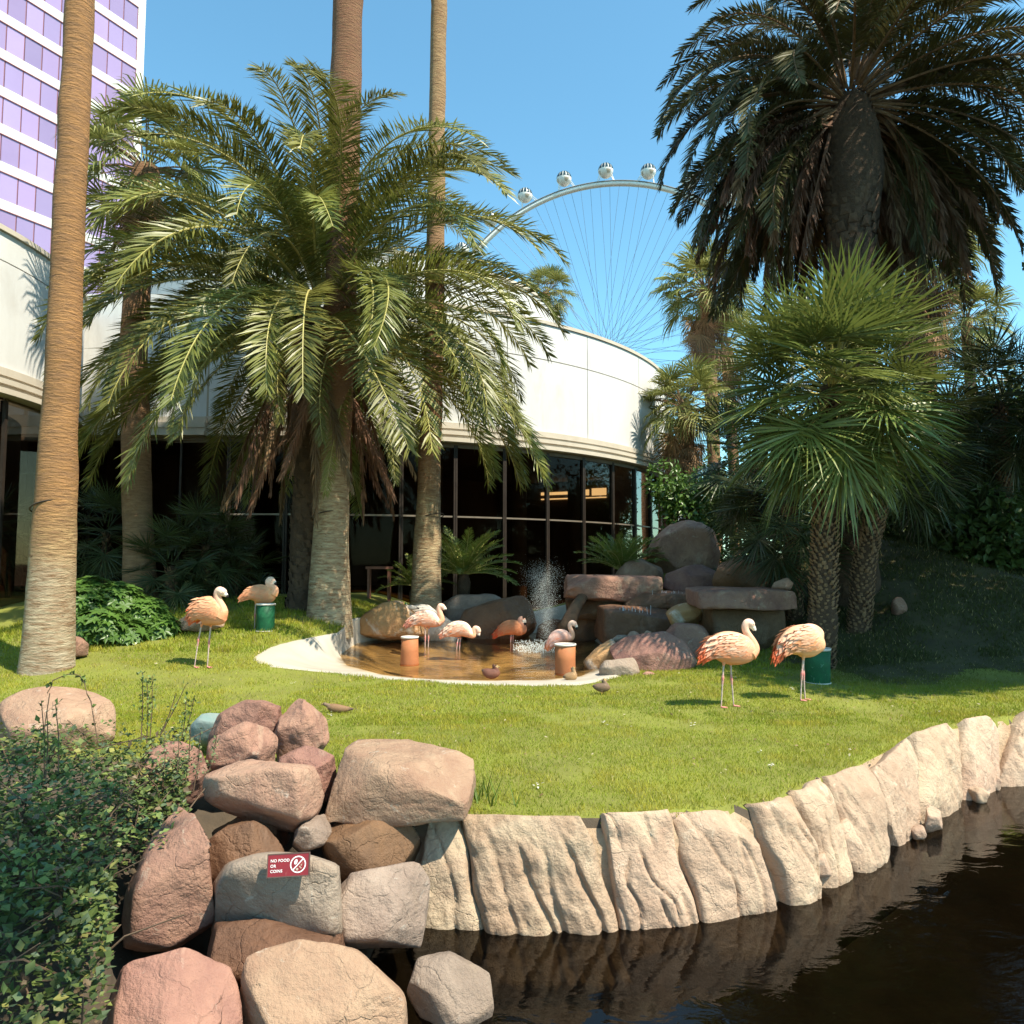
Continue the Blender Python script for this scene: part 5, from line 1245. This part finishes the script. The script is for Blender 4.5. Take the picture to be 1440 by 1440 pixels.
# ------------------------------------------------------------------ birds
def smooth_path(A, n=40):
    A = np.asarray(A, float); P = np.vstack([2*A[0]-A[1], A, 2*A[-1]-A[-2]]); out = []
    m = len(A)-1
    for u in np.linspace(0, m-1e-6, n):
        i = int(u); t = u-i; p0, p1, p2, p3 = P[i], P[i+1], P[i+2], P[i+3]
        out.append(0.5*((2*p1)+(-p0+p2)*t+(2*p0-5*p1+4*p2-p3)*t*t+(-p0+3*p1-3*p2+p3)*t**3))
    out = np.array(out); out[:, 2:] = np.maximum(out[:, 2:], 0.002); return out
def loft(mb, A, lat, sides=16):
    """A: rows x, z, half height; cross sections stand across the path"""
    n = len(A); T = unit(np.gradient(A[:, :2], axis=0)); V = []; F = []
    an = np.arange(sides)*2*math.pi/sides
    for i in range(n):
        nx_, nz_ = -T[i, 1], T[i, 0]; r = A[i, 2]; l = lat if np.isscalar(lat) else lat[i]
        y = np.sin(an)*r*l; q = np.cos(an)*r
        V.append(np.stack([A[i, 0]+q*nx_, y, A[i, 1]+q*nz_], 1))
    for i in range(n-1):
        for k in range(sides): F.append((i*sides+k, i*sides+(k+1) % sides, (i+1)*sides+(k+1) % sides, (i+1)*sides+k))
    F.append(tuple(range(sides))[::-1]); F.append(tuple((n-1)*sides+k for k in range(sides)))
    mb.add(np.concatenate(V), F)
def remeshed(mb, name, voxel, mat, sm=3):
    me = mb.build(name, mat, me_only=True)
    bm = bmesh.new(); bm.from_mesh(me); bmesh.ops.recalc_face_normals(bm, faces=bm.faces); bm.to_mesh(me); bm.free()
    ob = bpy.data.objects.new(name, me); COL.objects.link(ob)
    r = ob.modifiers.new('remesh', 'REMESH'); r.mode = 'VOXEL'; r.voxel_size = voxel
    s = ob.modifiers.new('smooth', 'SMOOTH'); s.factor = 0.5; s.iterations = sm
    dg = bpy.context.evaluated_depsgraph_get(); dg.update()
    out = bpy.data.meshes.new_from_object(ob.evaluated_get(dg)); out.name = name
    bpy.data.objects.remove(ob); bpy.data.meshes.remove(me)
    out.polygons.foreach_set('use_smooth', np.ones(len(out.polygons), bool))
    return out
def paint(me, fn):
    n = len(me.vertices); co = np.zeros(n*3); me.vertices.foreach_get('co', co); co = co.reshape(-1, 3)
    c = np.ones((n, 4)); c[:, :3] = np.clip(fn(co), 0.005, 0.95)
    a = me.color_attributes.new('Col', 'FLOAT_COLOR', 'POINT'); a.data.foreach_set('color', c.ravel())
def bird(kind, label, crop, foot, depth, body, neck, bill, legs, pal, z=None, yaw=0.0, voxel=0.007, lat=0.66, feathers=True, group=None, leg_r=0.011, knee=True, seed=0, sink=0.0):
    ox, oy, sc_ = crop
    base = dp(foot[0], foot[1], depth)
    if z is not None: base[2] = z
    mpp = depth/F_PX/sc_                                  # metres per crop pixel
    fx, fz = (foot[0]-ox)*sc_, (foot[1]-oy)*sc_
    cv = lambda A: np.array([((p[0]-fx)*mpp, (fz-p[1])*mpp+0.0, p[2]*mpp) for p in A])
    B = smooth_path(cv(body), 34); N_ = smooth_path(cv(neck), 40); Bl = smooth_path(cv(bill), 12)
    mb = MB(); latb = np.full(len(B), lat)
    loft(mb, B, latb, 20); loft(mb, N_, 0.92, 12); loft(mb, Bl, 0.72, 10)
    Ls = []
    for s, L in enumerate(legs):
        side = (-1 if s == 0 else 1)*0.035*(1 if len(legs) > 1 else 0)
        p = np.array([((a-fx)*mpp, side*0.9, (fz-b)*mpp) for a, b in L]); p[-1, 2] = -sink
        pp = np.stack([np.interp(np.linspace(0, len(p)-1, 15), np.arange(len(p)), p[:, i]) for i in range(3)], 1)
        u = np.linspace(0, 1, 15); rr = leg_r*(1.35-0.45*u)
        if knee: rr = rr+leg_r*0.75*np.exp(-((u-0.5)/0.07)**2)
        rr[0] *= 1.8; rr[1] *= 1.3
        mb.tube(pp, rr, 8); Ls.append(pp)
        if sink < 0.01 and kind == 'flamingo':
            e = pp[-1]
            for da in (-0.5, 0.0, 0.5): mb.tube([e+[0, 0, 0.012], e+[0.045*math.cos(da), 0.045*math.sin(da), 0.009], e+[0.085*math.cos(da), 0.085*math.sin(da), 0.007]], [0.011, 0.010, 0.007], 6)
    me = remeshed(mb, 'body', voxel, M['feather'] if kind == 'flamingo' else M['duck'])
    tail = B[0]; head = N_[-1]
    def col(co):
        S = [(B, 0), (N_, 1), (Bl, 2)]; X = co[:, [0, 2]]
        D = []
        for A, k in S:
            d = np.hypot(X[:, None, 0]-A[None, :, 0], X[:, None, 1]-A[None, :, 1])-A[None, :, 2]; j = d.argmin(1); D.append((d.min(1), j/(len(A)-1)))
        if Ls:
            dl = np.full(len(X), 9.0); ul = np.zeros(len(X))
            for pp in Ls:
                d = np.linalg.norm(co[:, None]-pp[None], axis=2)-leg_r*1.5; j = d.argmin(1); m_ = d.min(1) < dl; dl = np.where(m_, d.min(1), dl); ul = np.where(m_, j/14.0, ul)
        else: dl = np.full(len(X), 9.0); ul = dl*0
        which = np.argmin(np.stack([D[0][0], D[1][0]+0.004, D[2][0]-0.002, np.where(ul > 0.08, dl, 9.0)], 1), 1)
        nz = fbm(co*[0.6, 1, 1.4], 16, 3, seed)[:, None]; nz2 = fbm(co, 6, 2, seed+3)[:, None]
        zc = np.interp(co[:, 0], np.sort(B[:, 0]), B[np.argsort(B[:, 0]), 1]); rc = np.interp(co[:, 0], np.sort(B[:, 0]), B[np.argsort(B[:, 0]), 2])
        hi = np.clip((co[:, 2]-zc)/np.maximum(rc, 0.01)*0.5+0.5, 0, 1)[:, None]
        cb = np.array(pal['low'])*(1-hi)+np.array(pal['up'])*hi; cb = cb*(1+0.13*nz)
        tq = D[0][1][:, None]; wt = sstep(0.24, 0.06, tq+0.05*nz2)
        cb = cb*(1-wt)+np.array(pal['tail'])*wt
        cn = np.array(pal['neck0'])+(np.array(pal['neck1'])-np.array(pal['neck0']))*sstep(0.1, 0.9, D[1][1])[:, None]; cn = cn*(1+0.06*nz)
        if 'head' in pal: wh = sstep(0.62, 0.70, D[1][1])[:, None]; cn = cn*(1-wh)+np.array(pal['head'])*wh
        cl = np.where((D[2][1] > 0.5)[:, None], np.array(pal['billtip']), np.array(pal['bill']))
        kn = np.exp(-((ul-0.5)/0.10)**2)[:, None]+sstep(0.9, 1.0, ul)[:, None]
        cg = np.array(pal['leg'])*(1-np.clip(kn, 0, 1))+np.array(pal['knee'])*np.clip(kn, 0, 1)
        return np.where((which == 0)[:, None], cb, np.where((which == 1)[:, None], cn, np.where((which == 2)[:, None], cl, cg)))
    paint(me, col)
    t = thing(kind, base, label, kind, group); t.rotation_euler = (0, 0, yaw)
    body_o = link('body', me, t)
    # eye
    h = N_[-3]; e = MB(); D_, F_ = ico(1)
    for s in (-1, 1): e.add(D_*0.006+np.array([h[0]+h[2]*0.15, s*h[2]*0.86, h[1]+h[2]*0.15]), [tuple(f) for f in F_])
    e.build('eye', M['eye'], body_o)
    if feathers:
        rng = np.random.default_rng(seed+70); P = []; D = []; Nn = []; ln = []; C = []
        size = np.max(B[:, 2])
        for s in (-1, 1):
            for row, hz in enumerate(np.linspace(0.88, -0.42, 12)):
                for k in range(18):
                    u = 0.16+0.68*(k+0.5*(row % 2))/18+rng.normal(0, 0.01); i = u*(len(B)-1); j = int(i); f = i-j
                    b = B[j]*(1-f)+B[j+1]*f; T = unit(B[j+1, :2]-B[j, :2]); q = hz+rng.normal(0, 0.03)
                    nrm2 = np.array([-T[1], T[0]])
                    y = s*b[2]*lat*math.sqrt(max(0.02, 1-q*q)); p = np.array([b[0]+nrm2[0]*q*b[2], y, b[1]+nrm2[1]*q*b[2]])
                    no = unit(np.array([nrm2[0]*q/b[2], y/(b[2]*lat)**2, nrm2[1]*q/b[2]]))
                    dr = unit(np.array([-T[0], 0.05*s, -T[1]-0.30-0.25*q+rng.normal(0, 0.10)])); dr = unit(dr-no*(dr@no)*0.95)
                    P.append(p+no*size*0.018); D.append(dr); Nn.append(no); ln.append(size*rng.uniform(0.34, 0.80))
                    w = sstep(0.36, 0.20, u+0.05*rng.standard_normal()); c = np.array(pal['feather'])*(1-0.12*rng.random())*(0.9+0.1*hz)
                    mixf = np.clip(0.55-0.5*hz+0.25*rng.standard_normal(), 0, 1); c = c*(1-mixf)+np.array(pal['feather2'])*mixf
                    C.append(c*(1-w)+np.array(pal['tail'])*w)
        P, D, Nn, ln, C = map(np.array, (P, D, Nn, ln, C))
        V, F, Cc = leaf_mesh('wing', P, D, Nn, ln, ln*0.17, None, C)
        V[2::4] += Nn*size*rng.uniform(0.015, 0.06, (len(Nn), 1))
        wg = link('plumage', np_mesh('plumage', V, F, M['wing'], True, col=Cc), t); wg['kind'] = 'stuff'
    return t
PAL = dict(up=(0.74, 0.40, 0.25), low=(0.70, 0.27, 0.14), tail=(0.72, 0.15, 0.06), neck0=(0.76, 0.38, 0.22), neck1=(0.80, 0.54, 0.42), bill=(0.75, 0.66, 0.56), billtip=(0.03, 0.025, 0.025),
           leg=(0.50, 0.38, 0.34), knee=(0.60, 0.22, 0.20), feather=(0.80, 0.52, 0.37), feather2=(0.74, 0.27, 0.13))
def P_(**k): d = dict(PAL); d.update(k); return d
GF = 'flamingos around the pond'
c8 = (970, 840, 1440/210.0); c5 = (230, 790, 7.2); c6 = (480, 800, 7.2); c7 = (660, 790, 7.2)
bird('flamingo', 'cream flamingo with red tail standing on the lawn looking down', c8, (1023, 994), 9.35,
     [(82,646,9),(150,568,46),(230,512,104),(330,494,150),(430,502,158),(530,522,140),(608,540,96),(652,546,42)],
     [(596,546,84),(640,512,56),(636,462,43),(602,402,37),(566,346,35),(557,296,35),(574,264,38),(604,266,43),(628,292,34)],
     [(622,290,32),(646,318,22),(650,344,15),(638,360,7)], [[(325,630),(312,775),(290,1056)],[(415,630),(418,788),(437,1056)]], PAL, z=tz(*dp(1023,994,9.35)[:2]), yaw=0.12, group=GF, seed=1)
bird('flamingo', 'hunched flamingo with its head tucked away beside the green bucket', c8, (1128, 987), 9.75,
     [(826,652,9),(862,580,34),(930,500,92),(1030,450,140),(1120,446,158),(1210,452,146),(1276,456,100),(1312,448,52)],
     [(1240,420,80),(1262,370,52),(1222,330,40),(1170,320,38),(1120,330,38),(1090,342,38)], [(1090,342,30),(1050,352,20),(1020,366,8)],
     [[(1098,590),(1076,752),(1056,1008)],[(1122,590),(1116,760),(1126,1008)]], P_(up=(0.78, 0.46, 0.28), low=(0.72, 0.36, 0.19), feather2=(0.74, 0.30, 0.13)), z=tz(*dp(1128,987,9.75)[:2]), yaw=0.1, group=GF, seed=2)
Y = 11.6; g = dp(283, 935, Y)
bird('flamingo', 'peach flamingo striding on open lawn near the leafy shrub', c5, (283, 934.5), Y,
     [(255,600,10),(300,528,62),(370,478,126),(445,474,148),(525,500,130),(596,528,86),(640,522,44)],
     [(590,528,72),(618,478,48),(590,412,40),(556,352,37),(545,304,38),(566,272,42),(604,284,42),(626,302,34)],
     [(620,300,30),(644,312,22),(660,326,15),(650,340,7)], [[(390,600),(356,762),(318,1040)],[(466,600),(450,782),(437,1042)]], P_(feather=(0.80, 0.42, 0.24), up=(0.74, 0.33, 0.17)), z=tz(g[0], g[1]), yaw=-0.25, group=GF, seed=3)
Y = 14.3; g = dp(358, 888, Y)
bird('flamingo', 'small peach flamingo standing on one leg behind a green bucket', c5, (358, 888), Y,
     [(764,408,8),(820,372,32),(900,342,78),(980,346,95),(1060,362,76),(1112,352,40)],
     [(1090,354,52),(1112,308,38),(1076,264,33),(1046,236,33),(1058,206,33),(1088,214,34)], [(1086,214,28),(1108,232,18),(1122,252,9)],
     [[(926,420),(922,560),(921,706)]], P_(up=(0.72, 0.38, 0.20), low=(0.70, 0.30, 0.13), feather=(0.76, 0.42, 0.24), tail=(0.74, 0.30, 0.15)), z=tz(g[0], g[1]), yaw=0.1, group=GF, seed=4)
bird('flamingo', 'pale pink flamingo wading upright behind a terracotta bucket', c6, (598, 909), 16.4,
     [(648,592,14),(700,544,40),(790,504,76),(880,504,86),(950,530,62),(1004,548,30)],
     [(975,540,46),(1010,512,34),(998,454,28),(986,408,27),(998,376,28),(1026,388,31)], [(1024,386,26),(1046,408,18),(1050,436,8)],
     [[(850,580),(850,690),(848,785)],[(884,580),(880,690),(876,785)]], P_(up=(0.84, 0.62, 0.50), feather=(0.86, 0.68, 0.56), tail=(0.55, 0.20, 0.14)), z=-0.045, sink=0.22, group=GF, seed=5)
bird('flamingo', 'pale flamingo wading with its neck bent down to drink', c6, (641, 911), 16.1,
     [(992,694,10),(1050,652,36),(1130,612,76),(1220,604,78),(1286,640,52),(1322,664,26)],
     [(1296,652,42),(1336,668,27),(1340,622,25),(1352,596,25),(1378,606,27),(1388,636,26)], [(1386,632,22),(1388,664,15),(1378,692,7)],
     [[(1186,690),(1174,742),(1160,800)],[(1206,690),(1198,742),(1190,800)]], P_(up=(0.84, 0.64, 0.50), tail=(0.70, 0.26, 0.16), feather=(0.86, 0.70, 0.56)), z=-0.045, sink=0.22, group=GF, seed=6)
bird('flamingo', 'deep orange flamingo wading in front of the large brown boulder', c7, (718, 899), 17.5,
     [(246,742,14),(290,702,38),(370,652,70),(450,642,76),(512,670,56),(548,674,28)],
     [(516,682,46),(552,672,29),(548,630,26),(522,596,28),(518,566,30),(540,560,33)], [(540,562,28),(558,592,20),(552,634,9)],
     [[(426,700),(420,742),(416,785)],[(446,700),(442,742),(440,785)]], P_(up=(0.72, 0.28, 0.13), low=(0.66, 0.20, 0.08), tail=(0.74, 0.10, 0.03), neck0=(0.68, 0.24, 0.12), neck1=(0.66, 0.36, 0.26), feather=(0.74, 0.32, 0.16), feather2=(0.70, 0.22, 0.09)), z=-0.045, sink=0.22, group=GF, seed=7)
bird('flamingo', 'pink flamingo with orange tail half hidden by a terracotta bucket beside the spray', c7, (785, 914), 15.2,
     [(786,862,14),(830,796,46),(890,734,76),(960,724,70),(1018,738,34)],
     [(985,742,42),(1036,732,29),(1042,690,24),(1022,640,23),(1020,602,23),(1044,586,27),(1072,602,27)], [(1070,602,22),(1086,626,15),(1088,656,7)],
     [[(900,780),(896,850),(892,895)],[(930,780),(926,850),(922,895)]], P_(up=(0.80, 0.50, 0.40), tail=(0.74, 0.24, 0.10), feather=(0.86, 0.62, 0.54), feather2=(0.74, 0.30, 0.20)), z=-0.045, sink=0.22, group=GF, seed=8)
DP = dict(up=(0.13, 0.085, 0.055), low=(0.22, 0.13, 0.08), tail=(0.09, 0.06, 0.045), neck0=(0.20, 0.13, 0.085), neck1=(0.16, 0.11, 0.075), bill=(0.30, 0.20, 0.08), billtip=(0.20, 0.13, 0.06), leg=(0.5, 0.2, 0.06), knee=(0.5, 0.2, 0.06), feather=(0.2, 0.14, 0.09), feather2=(0.1, 0.07, 0.05))
def D_(**k): d = dict(DP); d.update(k); return d
GD = 'ducks by the pond'
kw = dict(voxel=0.006, lat=0.82, feathers=False, leg_r=0.007, knee=False, group=GD)
bird('duck', 'dark reddish brown duck floating on the ochre water', c7, (690.5, 946), 12.05, [(128,1040,8),(165,1062,40),(215,1082,52),(265,1072,48),(300,1052,26)],
     [(272,1060,34),(268,1030,26),(256,1008,26),(262,1000,26)], [(266,1004,18),(292,1014,11),(312,1022,6)], [], D_(up=(0.12, 0.05, 0.035), low=(0.20, 0.08, 0.05), neck0=(0.16, 0.06, 0.04), neck1=(0.10, 0.045, 0.03)), z=-0.05, seed=11, **kw)
bird('duck', 'buff duck sitting upright at the foot of a terracotta bucket', c7, (804, 951), 11.75, [(950,1120,10),(985,1116,34),(1030,1116,46),(1066,1110,38),(1088,1104,18)],
     [(1062,1104,32),(1058,1072,22),(1048,1044,19),(1046,1026,19)], [(1048,1026,14),(1066,1034,8),(1076,1040,4)], [], D_(up=(0.24, 0.15, 0.08), low=(0.44, 0.25, 0.11), neck0=(0.40, 0.24, 0.12), neck1=(0.20, 0.14, 0.09)), z=-0.05, seed=12, **kw)
g = dp(847, 972, 10.4)
bird('duck', 'mottled brown duck standing on the lawn by the pond rim', c7, (847, 972.5), 10.4, [(1248,1228,8),(1290,1238,34),(1340,1244,46),(1388,1238,42),(1416,1222,22)],
     [(1378,1232,36),(1372,1200,24),(1358,1176,21),(1352,1166,21)], [(1354,1166,15),(1388,1172,8),(1414,1182,5)], [[(1338,1275),(1336,1300),(1336,1316)],[(1362,1275),(1362,1300),(1362,1316)]], D_(), z=tz(g[0], g[1]), seed=13, **kw)
g = dp(473, 994, 9.05)
bird('duck', 'brown duck lying on the grass behind the peaked boulder', (420, 828, 3.6), (473, 990.5), 9.05, [(278,566,3),(250,566,12),(215,566,20),(175,560,21),(148,556,12)],
     [(165,555,16),(148,548,10),(134,543,9),(128,540,9)], [(128,541,7),(118,545,4),(112,549,2)], [], D_(up=(0.20, 0.115, 0.06), low=(0.26, 0.15, 0.08)), z=tz(g[0], g[1]), seed=14, **kw)
g = dp(576, 850, 17.9)
bird('duck', 'grey drake with green head resting on the white boulder', c6, (580, 858), 17.3, [(790,402,6),(750,395,18),(710,392,26),(672,390,22),(655,384,12)],
     [(668,388,17),(660,372,13),(652,354,12),(648,346,12)], [(648,347,9),(634,352,5),(624,358,3)], [], D_(up=(0.34, 0.30, 0.26), low=(0.42, 0.38, 0.33), neck0=(0.25, 0.22, 0.18), neck1=(0.03, 0.10, 0.03), head=(0.02, 0.11, 0.03), bill=(0.5, 0.42, 0.05), billtip=(0.5, 0.42, 0.05)), seed=15, **kw)

# ------------------------------------------------------------------ buckets
def bucket(label, px, py, Y, h, rb, rt, mat, z=None):
    b = dp(px, py, Y); b[2] = (tz(b[0], b[1]) if z is None else z)-0.01
    t = thing('bucket', b, label, 'bucket', 'feed buckets')
    m_ = MB(); m_.lathe([(0, 0.0), (rb, 0.0), (rb*1.015, 0.015), (rb+(rt-rb)*0.5, h*0.5), (rt, h-0.03), (rt-0.012, h-0.03), (rb-0.01, 0.05), (0, 0.05)], b, 36); bo = m_.build('body', M[mat], t, b, True)
    m_ = MB(); m_.lathe([(rt-0.015, h-0.030), (rt+0.010, h-0.030), (rt+0.012, h), (rt-0.012, h), (rt-0.015, h-0.030)], b, 36); m_.build('rim', M['bucket_rim'], bo, b, True)
    m_ = MB(); m_.lathe([(0, h-0.06), (rt-0.013, h-0.06)], b, 36); m_.build('feed', M['bucket_in'], bo, b, True)
    m_ = MB(); m_.lathe([(rb*0.99, 0.004), (rb+0.012, 0.004), (rb+0.012, 0.022), (rb*0.99, 0.022)], b, 36); m_.build('base_ring', M['bucket_rim' if 'green' in mat else mat], t, b, True)
bucket('green bucket standing behind the hunched flamingo', 1150, 953, 11.3, 0.53, 0.175, 0.19, 'bucket_green')
bucket('green bucket in front of the one legged flamingo', 373, 889, 14.15, 0.53, 0.165, 0.17, 'bucket_green')
bucket('terracotta bucket in the pond near the wading pale flamingos', 576, 929, 13.75, 0.53, 0.17, 0.155, 'bucket_red', -0.07)
bucket('terracotta bucket in the pond next to the buff duck', 795, 943, 12.6, 0.52, 0.17, 0.175, 'bucket_red', -0.07)

# ------------------------------------------------------------------ sign
def make_sign():
    c = dp(405.5, 1216.5, 4.12); w, h, th = 0.218, 0.108, 0.012
    tilt = R_(-14); roll = R_(2.2)
    t = thing('warning_sign', c, 'small red sign reading NO FOOD OR COINS on a grey boulder', 'sign'); t.rotation_euler = (tilt, -roll, R_(3))
    m_ = MB(); m_.box((0, 0.006, 0), (w, th, h)); plate = m_.build('plate', M['sign_red'], t)
    m_ = MB()
    for x in (-1, 1): m_.box((x*(w/2+0.0025), 0.006, 0), (0.005, th+0.004, h+0.010))
    for z in (-1, 1): m_.box((0, 0.006, z*(h/2+0.0025)), (w-0.0005, th+0.003, 0.005))
    m_.build('plate_edge', M['sign_edge'], t)
    def text(s, x, z, size):
        cu = bpy.data.curves.new('lettering', 'FONT'); cu.body = s; cu.size = size; cu.extrude = 0.0004; cu.offset = 0.0003; cu.space_character = 1.08
        ob = bpy.data.objects.new('lettering', cu); COL.objects.link(ob)
        dg = bpy.context.evaluated_depsgraph_get(); dg.update(); me = bpy.data.meshes.new_from_object(ob.evaluated_get(dg)); bpy.data.objects.remove(ob)
        me.name = 'lettering'; me.materials.clear(); me.materials.append(M['sign_white'])
        o = link('lettering', me, plate, (x, -0.0012, z)); o.rotation_euler = (R_(90), 0, 0)
    text('NO FOOD', -0.096, 0.018, 0.0205); text('OR', -0.096, -0.008, 0.0205); text('COINS', -0.096, -0.034, 0.0205)
    def flat(name, polys, mat='sign_white', y=-0.0012):
        m_ = MB()
        for V in polys:
            n = len(V); m_.add([(a, y, b) for a, b in V]+[(a, y+0.001, b) for a, b in V], [tuple(range(n)), tuple(range(n, 2*n))[::-1]]+[(i, (i+1) % n, n+(i+1) % n, n+i) for i in range(n)])
        m_.build(name, M[mat], plate)
    cx, cz, r0, r1 = 0.052, 0.001, 0.0365, 0.0425
    ringp = []
    for k in range(48):
        a, b = 2*math.pi*k/48, 2*math.pi*(k+1)/48
        ringp.append([(cx+r0*math.cos(a), cz+r0*math.sin(a)), (cx+r1*math.cos(a), cz+r1*math.sin(a)), (cx+r1*math.cos(b), cz+r1*math.sin(b)), (cx+r0*math.cos(b), cz+r0*math.sin(b))])
    flat('prohibition_ring', ringp)
    d = np.array([math.cos(R_(45)), math.sin(R_(45))]); q = np.array([-d[1], d[0]])*0.0028; c0 = np.array([cx, cz])
    flat('prohibition_slash', [[tuple(c0-d*r0*1.02-q), tuple(c0+d*r0*1.02-q), tuple(c0+d*r0*1.02+q), tuple(c0-d*r0*1.02+q)]], y=-0.0016)
    # bread slice above the bar, coins below
    loaf = [(cx-0.012+0.0085*math.cos(a)+0.006*math.sin(a)*0.5, cz+0.013+0.013*math.sin(a)) for a in np.linspace(0, 2*math.pi, 20, endpoint=False)]
    flat('bread_symbol', [loaf])
    coins = [[(cx+x+r*math.cos(a), cz+z+r*math.sin(a)) for a in np.linspace(0, 2*math.pi, 16, endpoint=False)] for x, z, r in ((-0.004, -0.024, 0.0065), (0.010, -0.012, 0.004), (0.018, -0.004, 0.0035), (0.016, -0.018, 0.0035))]
    flat('coin_symbol', coins, 'pod_tan')
make_sign()

# ------------------------------------------------------------------ small things
b = dp(533, 842, 20.6); b[2] = tz(b[0], b[1])
t = thing('plank_bench', b, 'low reddish plank bench at the foot of the glass wall', 'bench')
m = MB(); m.box(b+[0, 0, 0.92], (0.72, 0.30, 0.07)); m.build('seat', M['wood'], t, b)
for s in (-1, 1): m = MB(); m.box(b+[s*0.28, 0, 0.44], (0.06, 0.26, 0.885)); m.build('leg', M['wood'], t, b)
ker = [gp(98, 922, 0.12), gp(112, 914, 0.14), gp(135, 907, 0.17), gp(162, 899, 0.21), gp(190, 892, 0.25)]
m = MB(); pts = np.array([[p[0], p[1], tz(p[0], p[1])+0.02] for p in ker]); m.tube(pts, 0.06, 8, squash=0.6)
tag(m.build('stone_kerb', M['kerb'], None, pts[2], True), 'pale kerb bordering the lawn below the leafy shrub', 'kerb')
b = dp(262, 884, 14.2); b[2] = tz(b[0], b[1])
W, F = rock_geo(np.array([dp(x, y, yy) for x, y in ((240,886),(246,874),(270,862),(300,868),(318,872),(316,882),(280,890)) for yy in (13.9, 14.5)]), 4, 12, 0.04, 8)
tag(link('stone', np_mesh('stone', W-b, F, M['rock_tan'], True), None, b), 'low pale stone at the lawn edge behind the striding flamingo', 'stone')
rng = np.random.default_rng(42)
for i, (px, py) in enumerate([(849,1018),(1070,1054),(1085,1072),(975,1016),(755,1100),(413,961),(465,1000),(1180,905),(412,1070),(1113,969)]):
    g = gp(px, py, 0.05); g[2] = tz(g[0], g[1])+0.035; n = 5
    P = np.tile(g, (n, 1))+rng.standard_normal((n, 3))*0.012; D = unit(rng.standard_normal((n, 3))*[1, 1, 0.2]); V, F, _ = leaf_mesh('x', P, D, np.tile([0, 0, 1.0], (n, 1)), rng.uniform(0.02, 0.05, n), rng.uniform(0.006, 0.01, n), None)
    tag(link('fallen_feather', np_mesh('fallen_feather', V-g, F, M['bucket_rim'], False), None, g), 'tiny white feather lying on the lawn', 'feather', 'feathers scattered on the lawn')
n = 900; x = rng.uniform(-6, 6, n); y = rng.uniform(5.6, 13, n); k = (y > edgeY(x)+0.05) & (pond_q(x, y) > 2.0); x, y = x[k], y[k]; n = len(x)
P = np.stack([x, y, terrain(x, y)+rng.uniform(0.02, 0.04, n)], 1); D = unit(rng.standard_normal((n, 3))*[1, 1, 0.25]); L_ = rng.uniform(0.012, 0.05, n)
V, F, Cc = leaf_mesh('x', P, D, unit(rng.standard_normal((n, 3))*0.4+[0, 0, 1]), L_, L_*0.28, None, np.array([[0.30, 0.21, 0.10], [0.20, 0.12, 0.06], [0.42, 0.36, 0.22]])[rng.choice(3, n)])
tag(link('leaf_litter', np_mesh('leaf_litter', V, F, M['ground_leaf'], False, col=Cc)), 'scattered bits of dry leaf lying on the lawn', 'leaf litter', kind='stuff')
print('objects', len(bpy.data.objects))
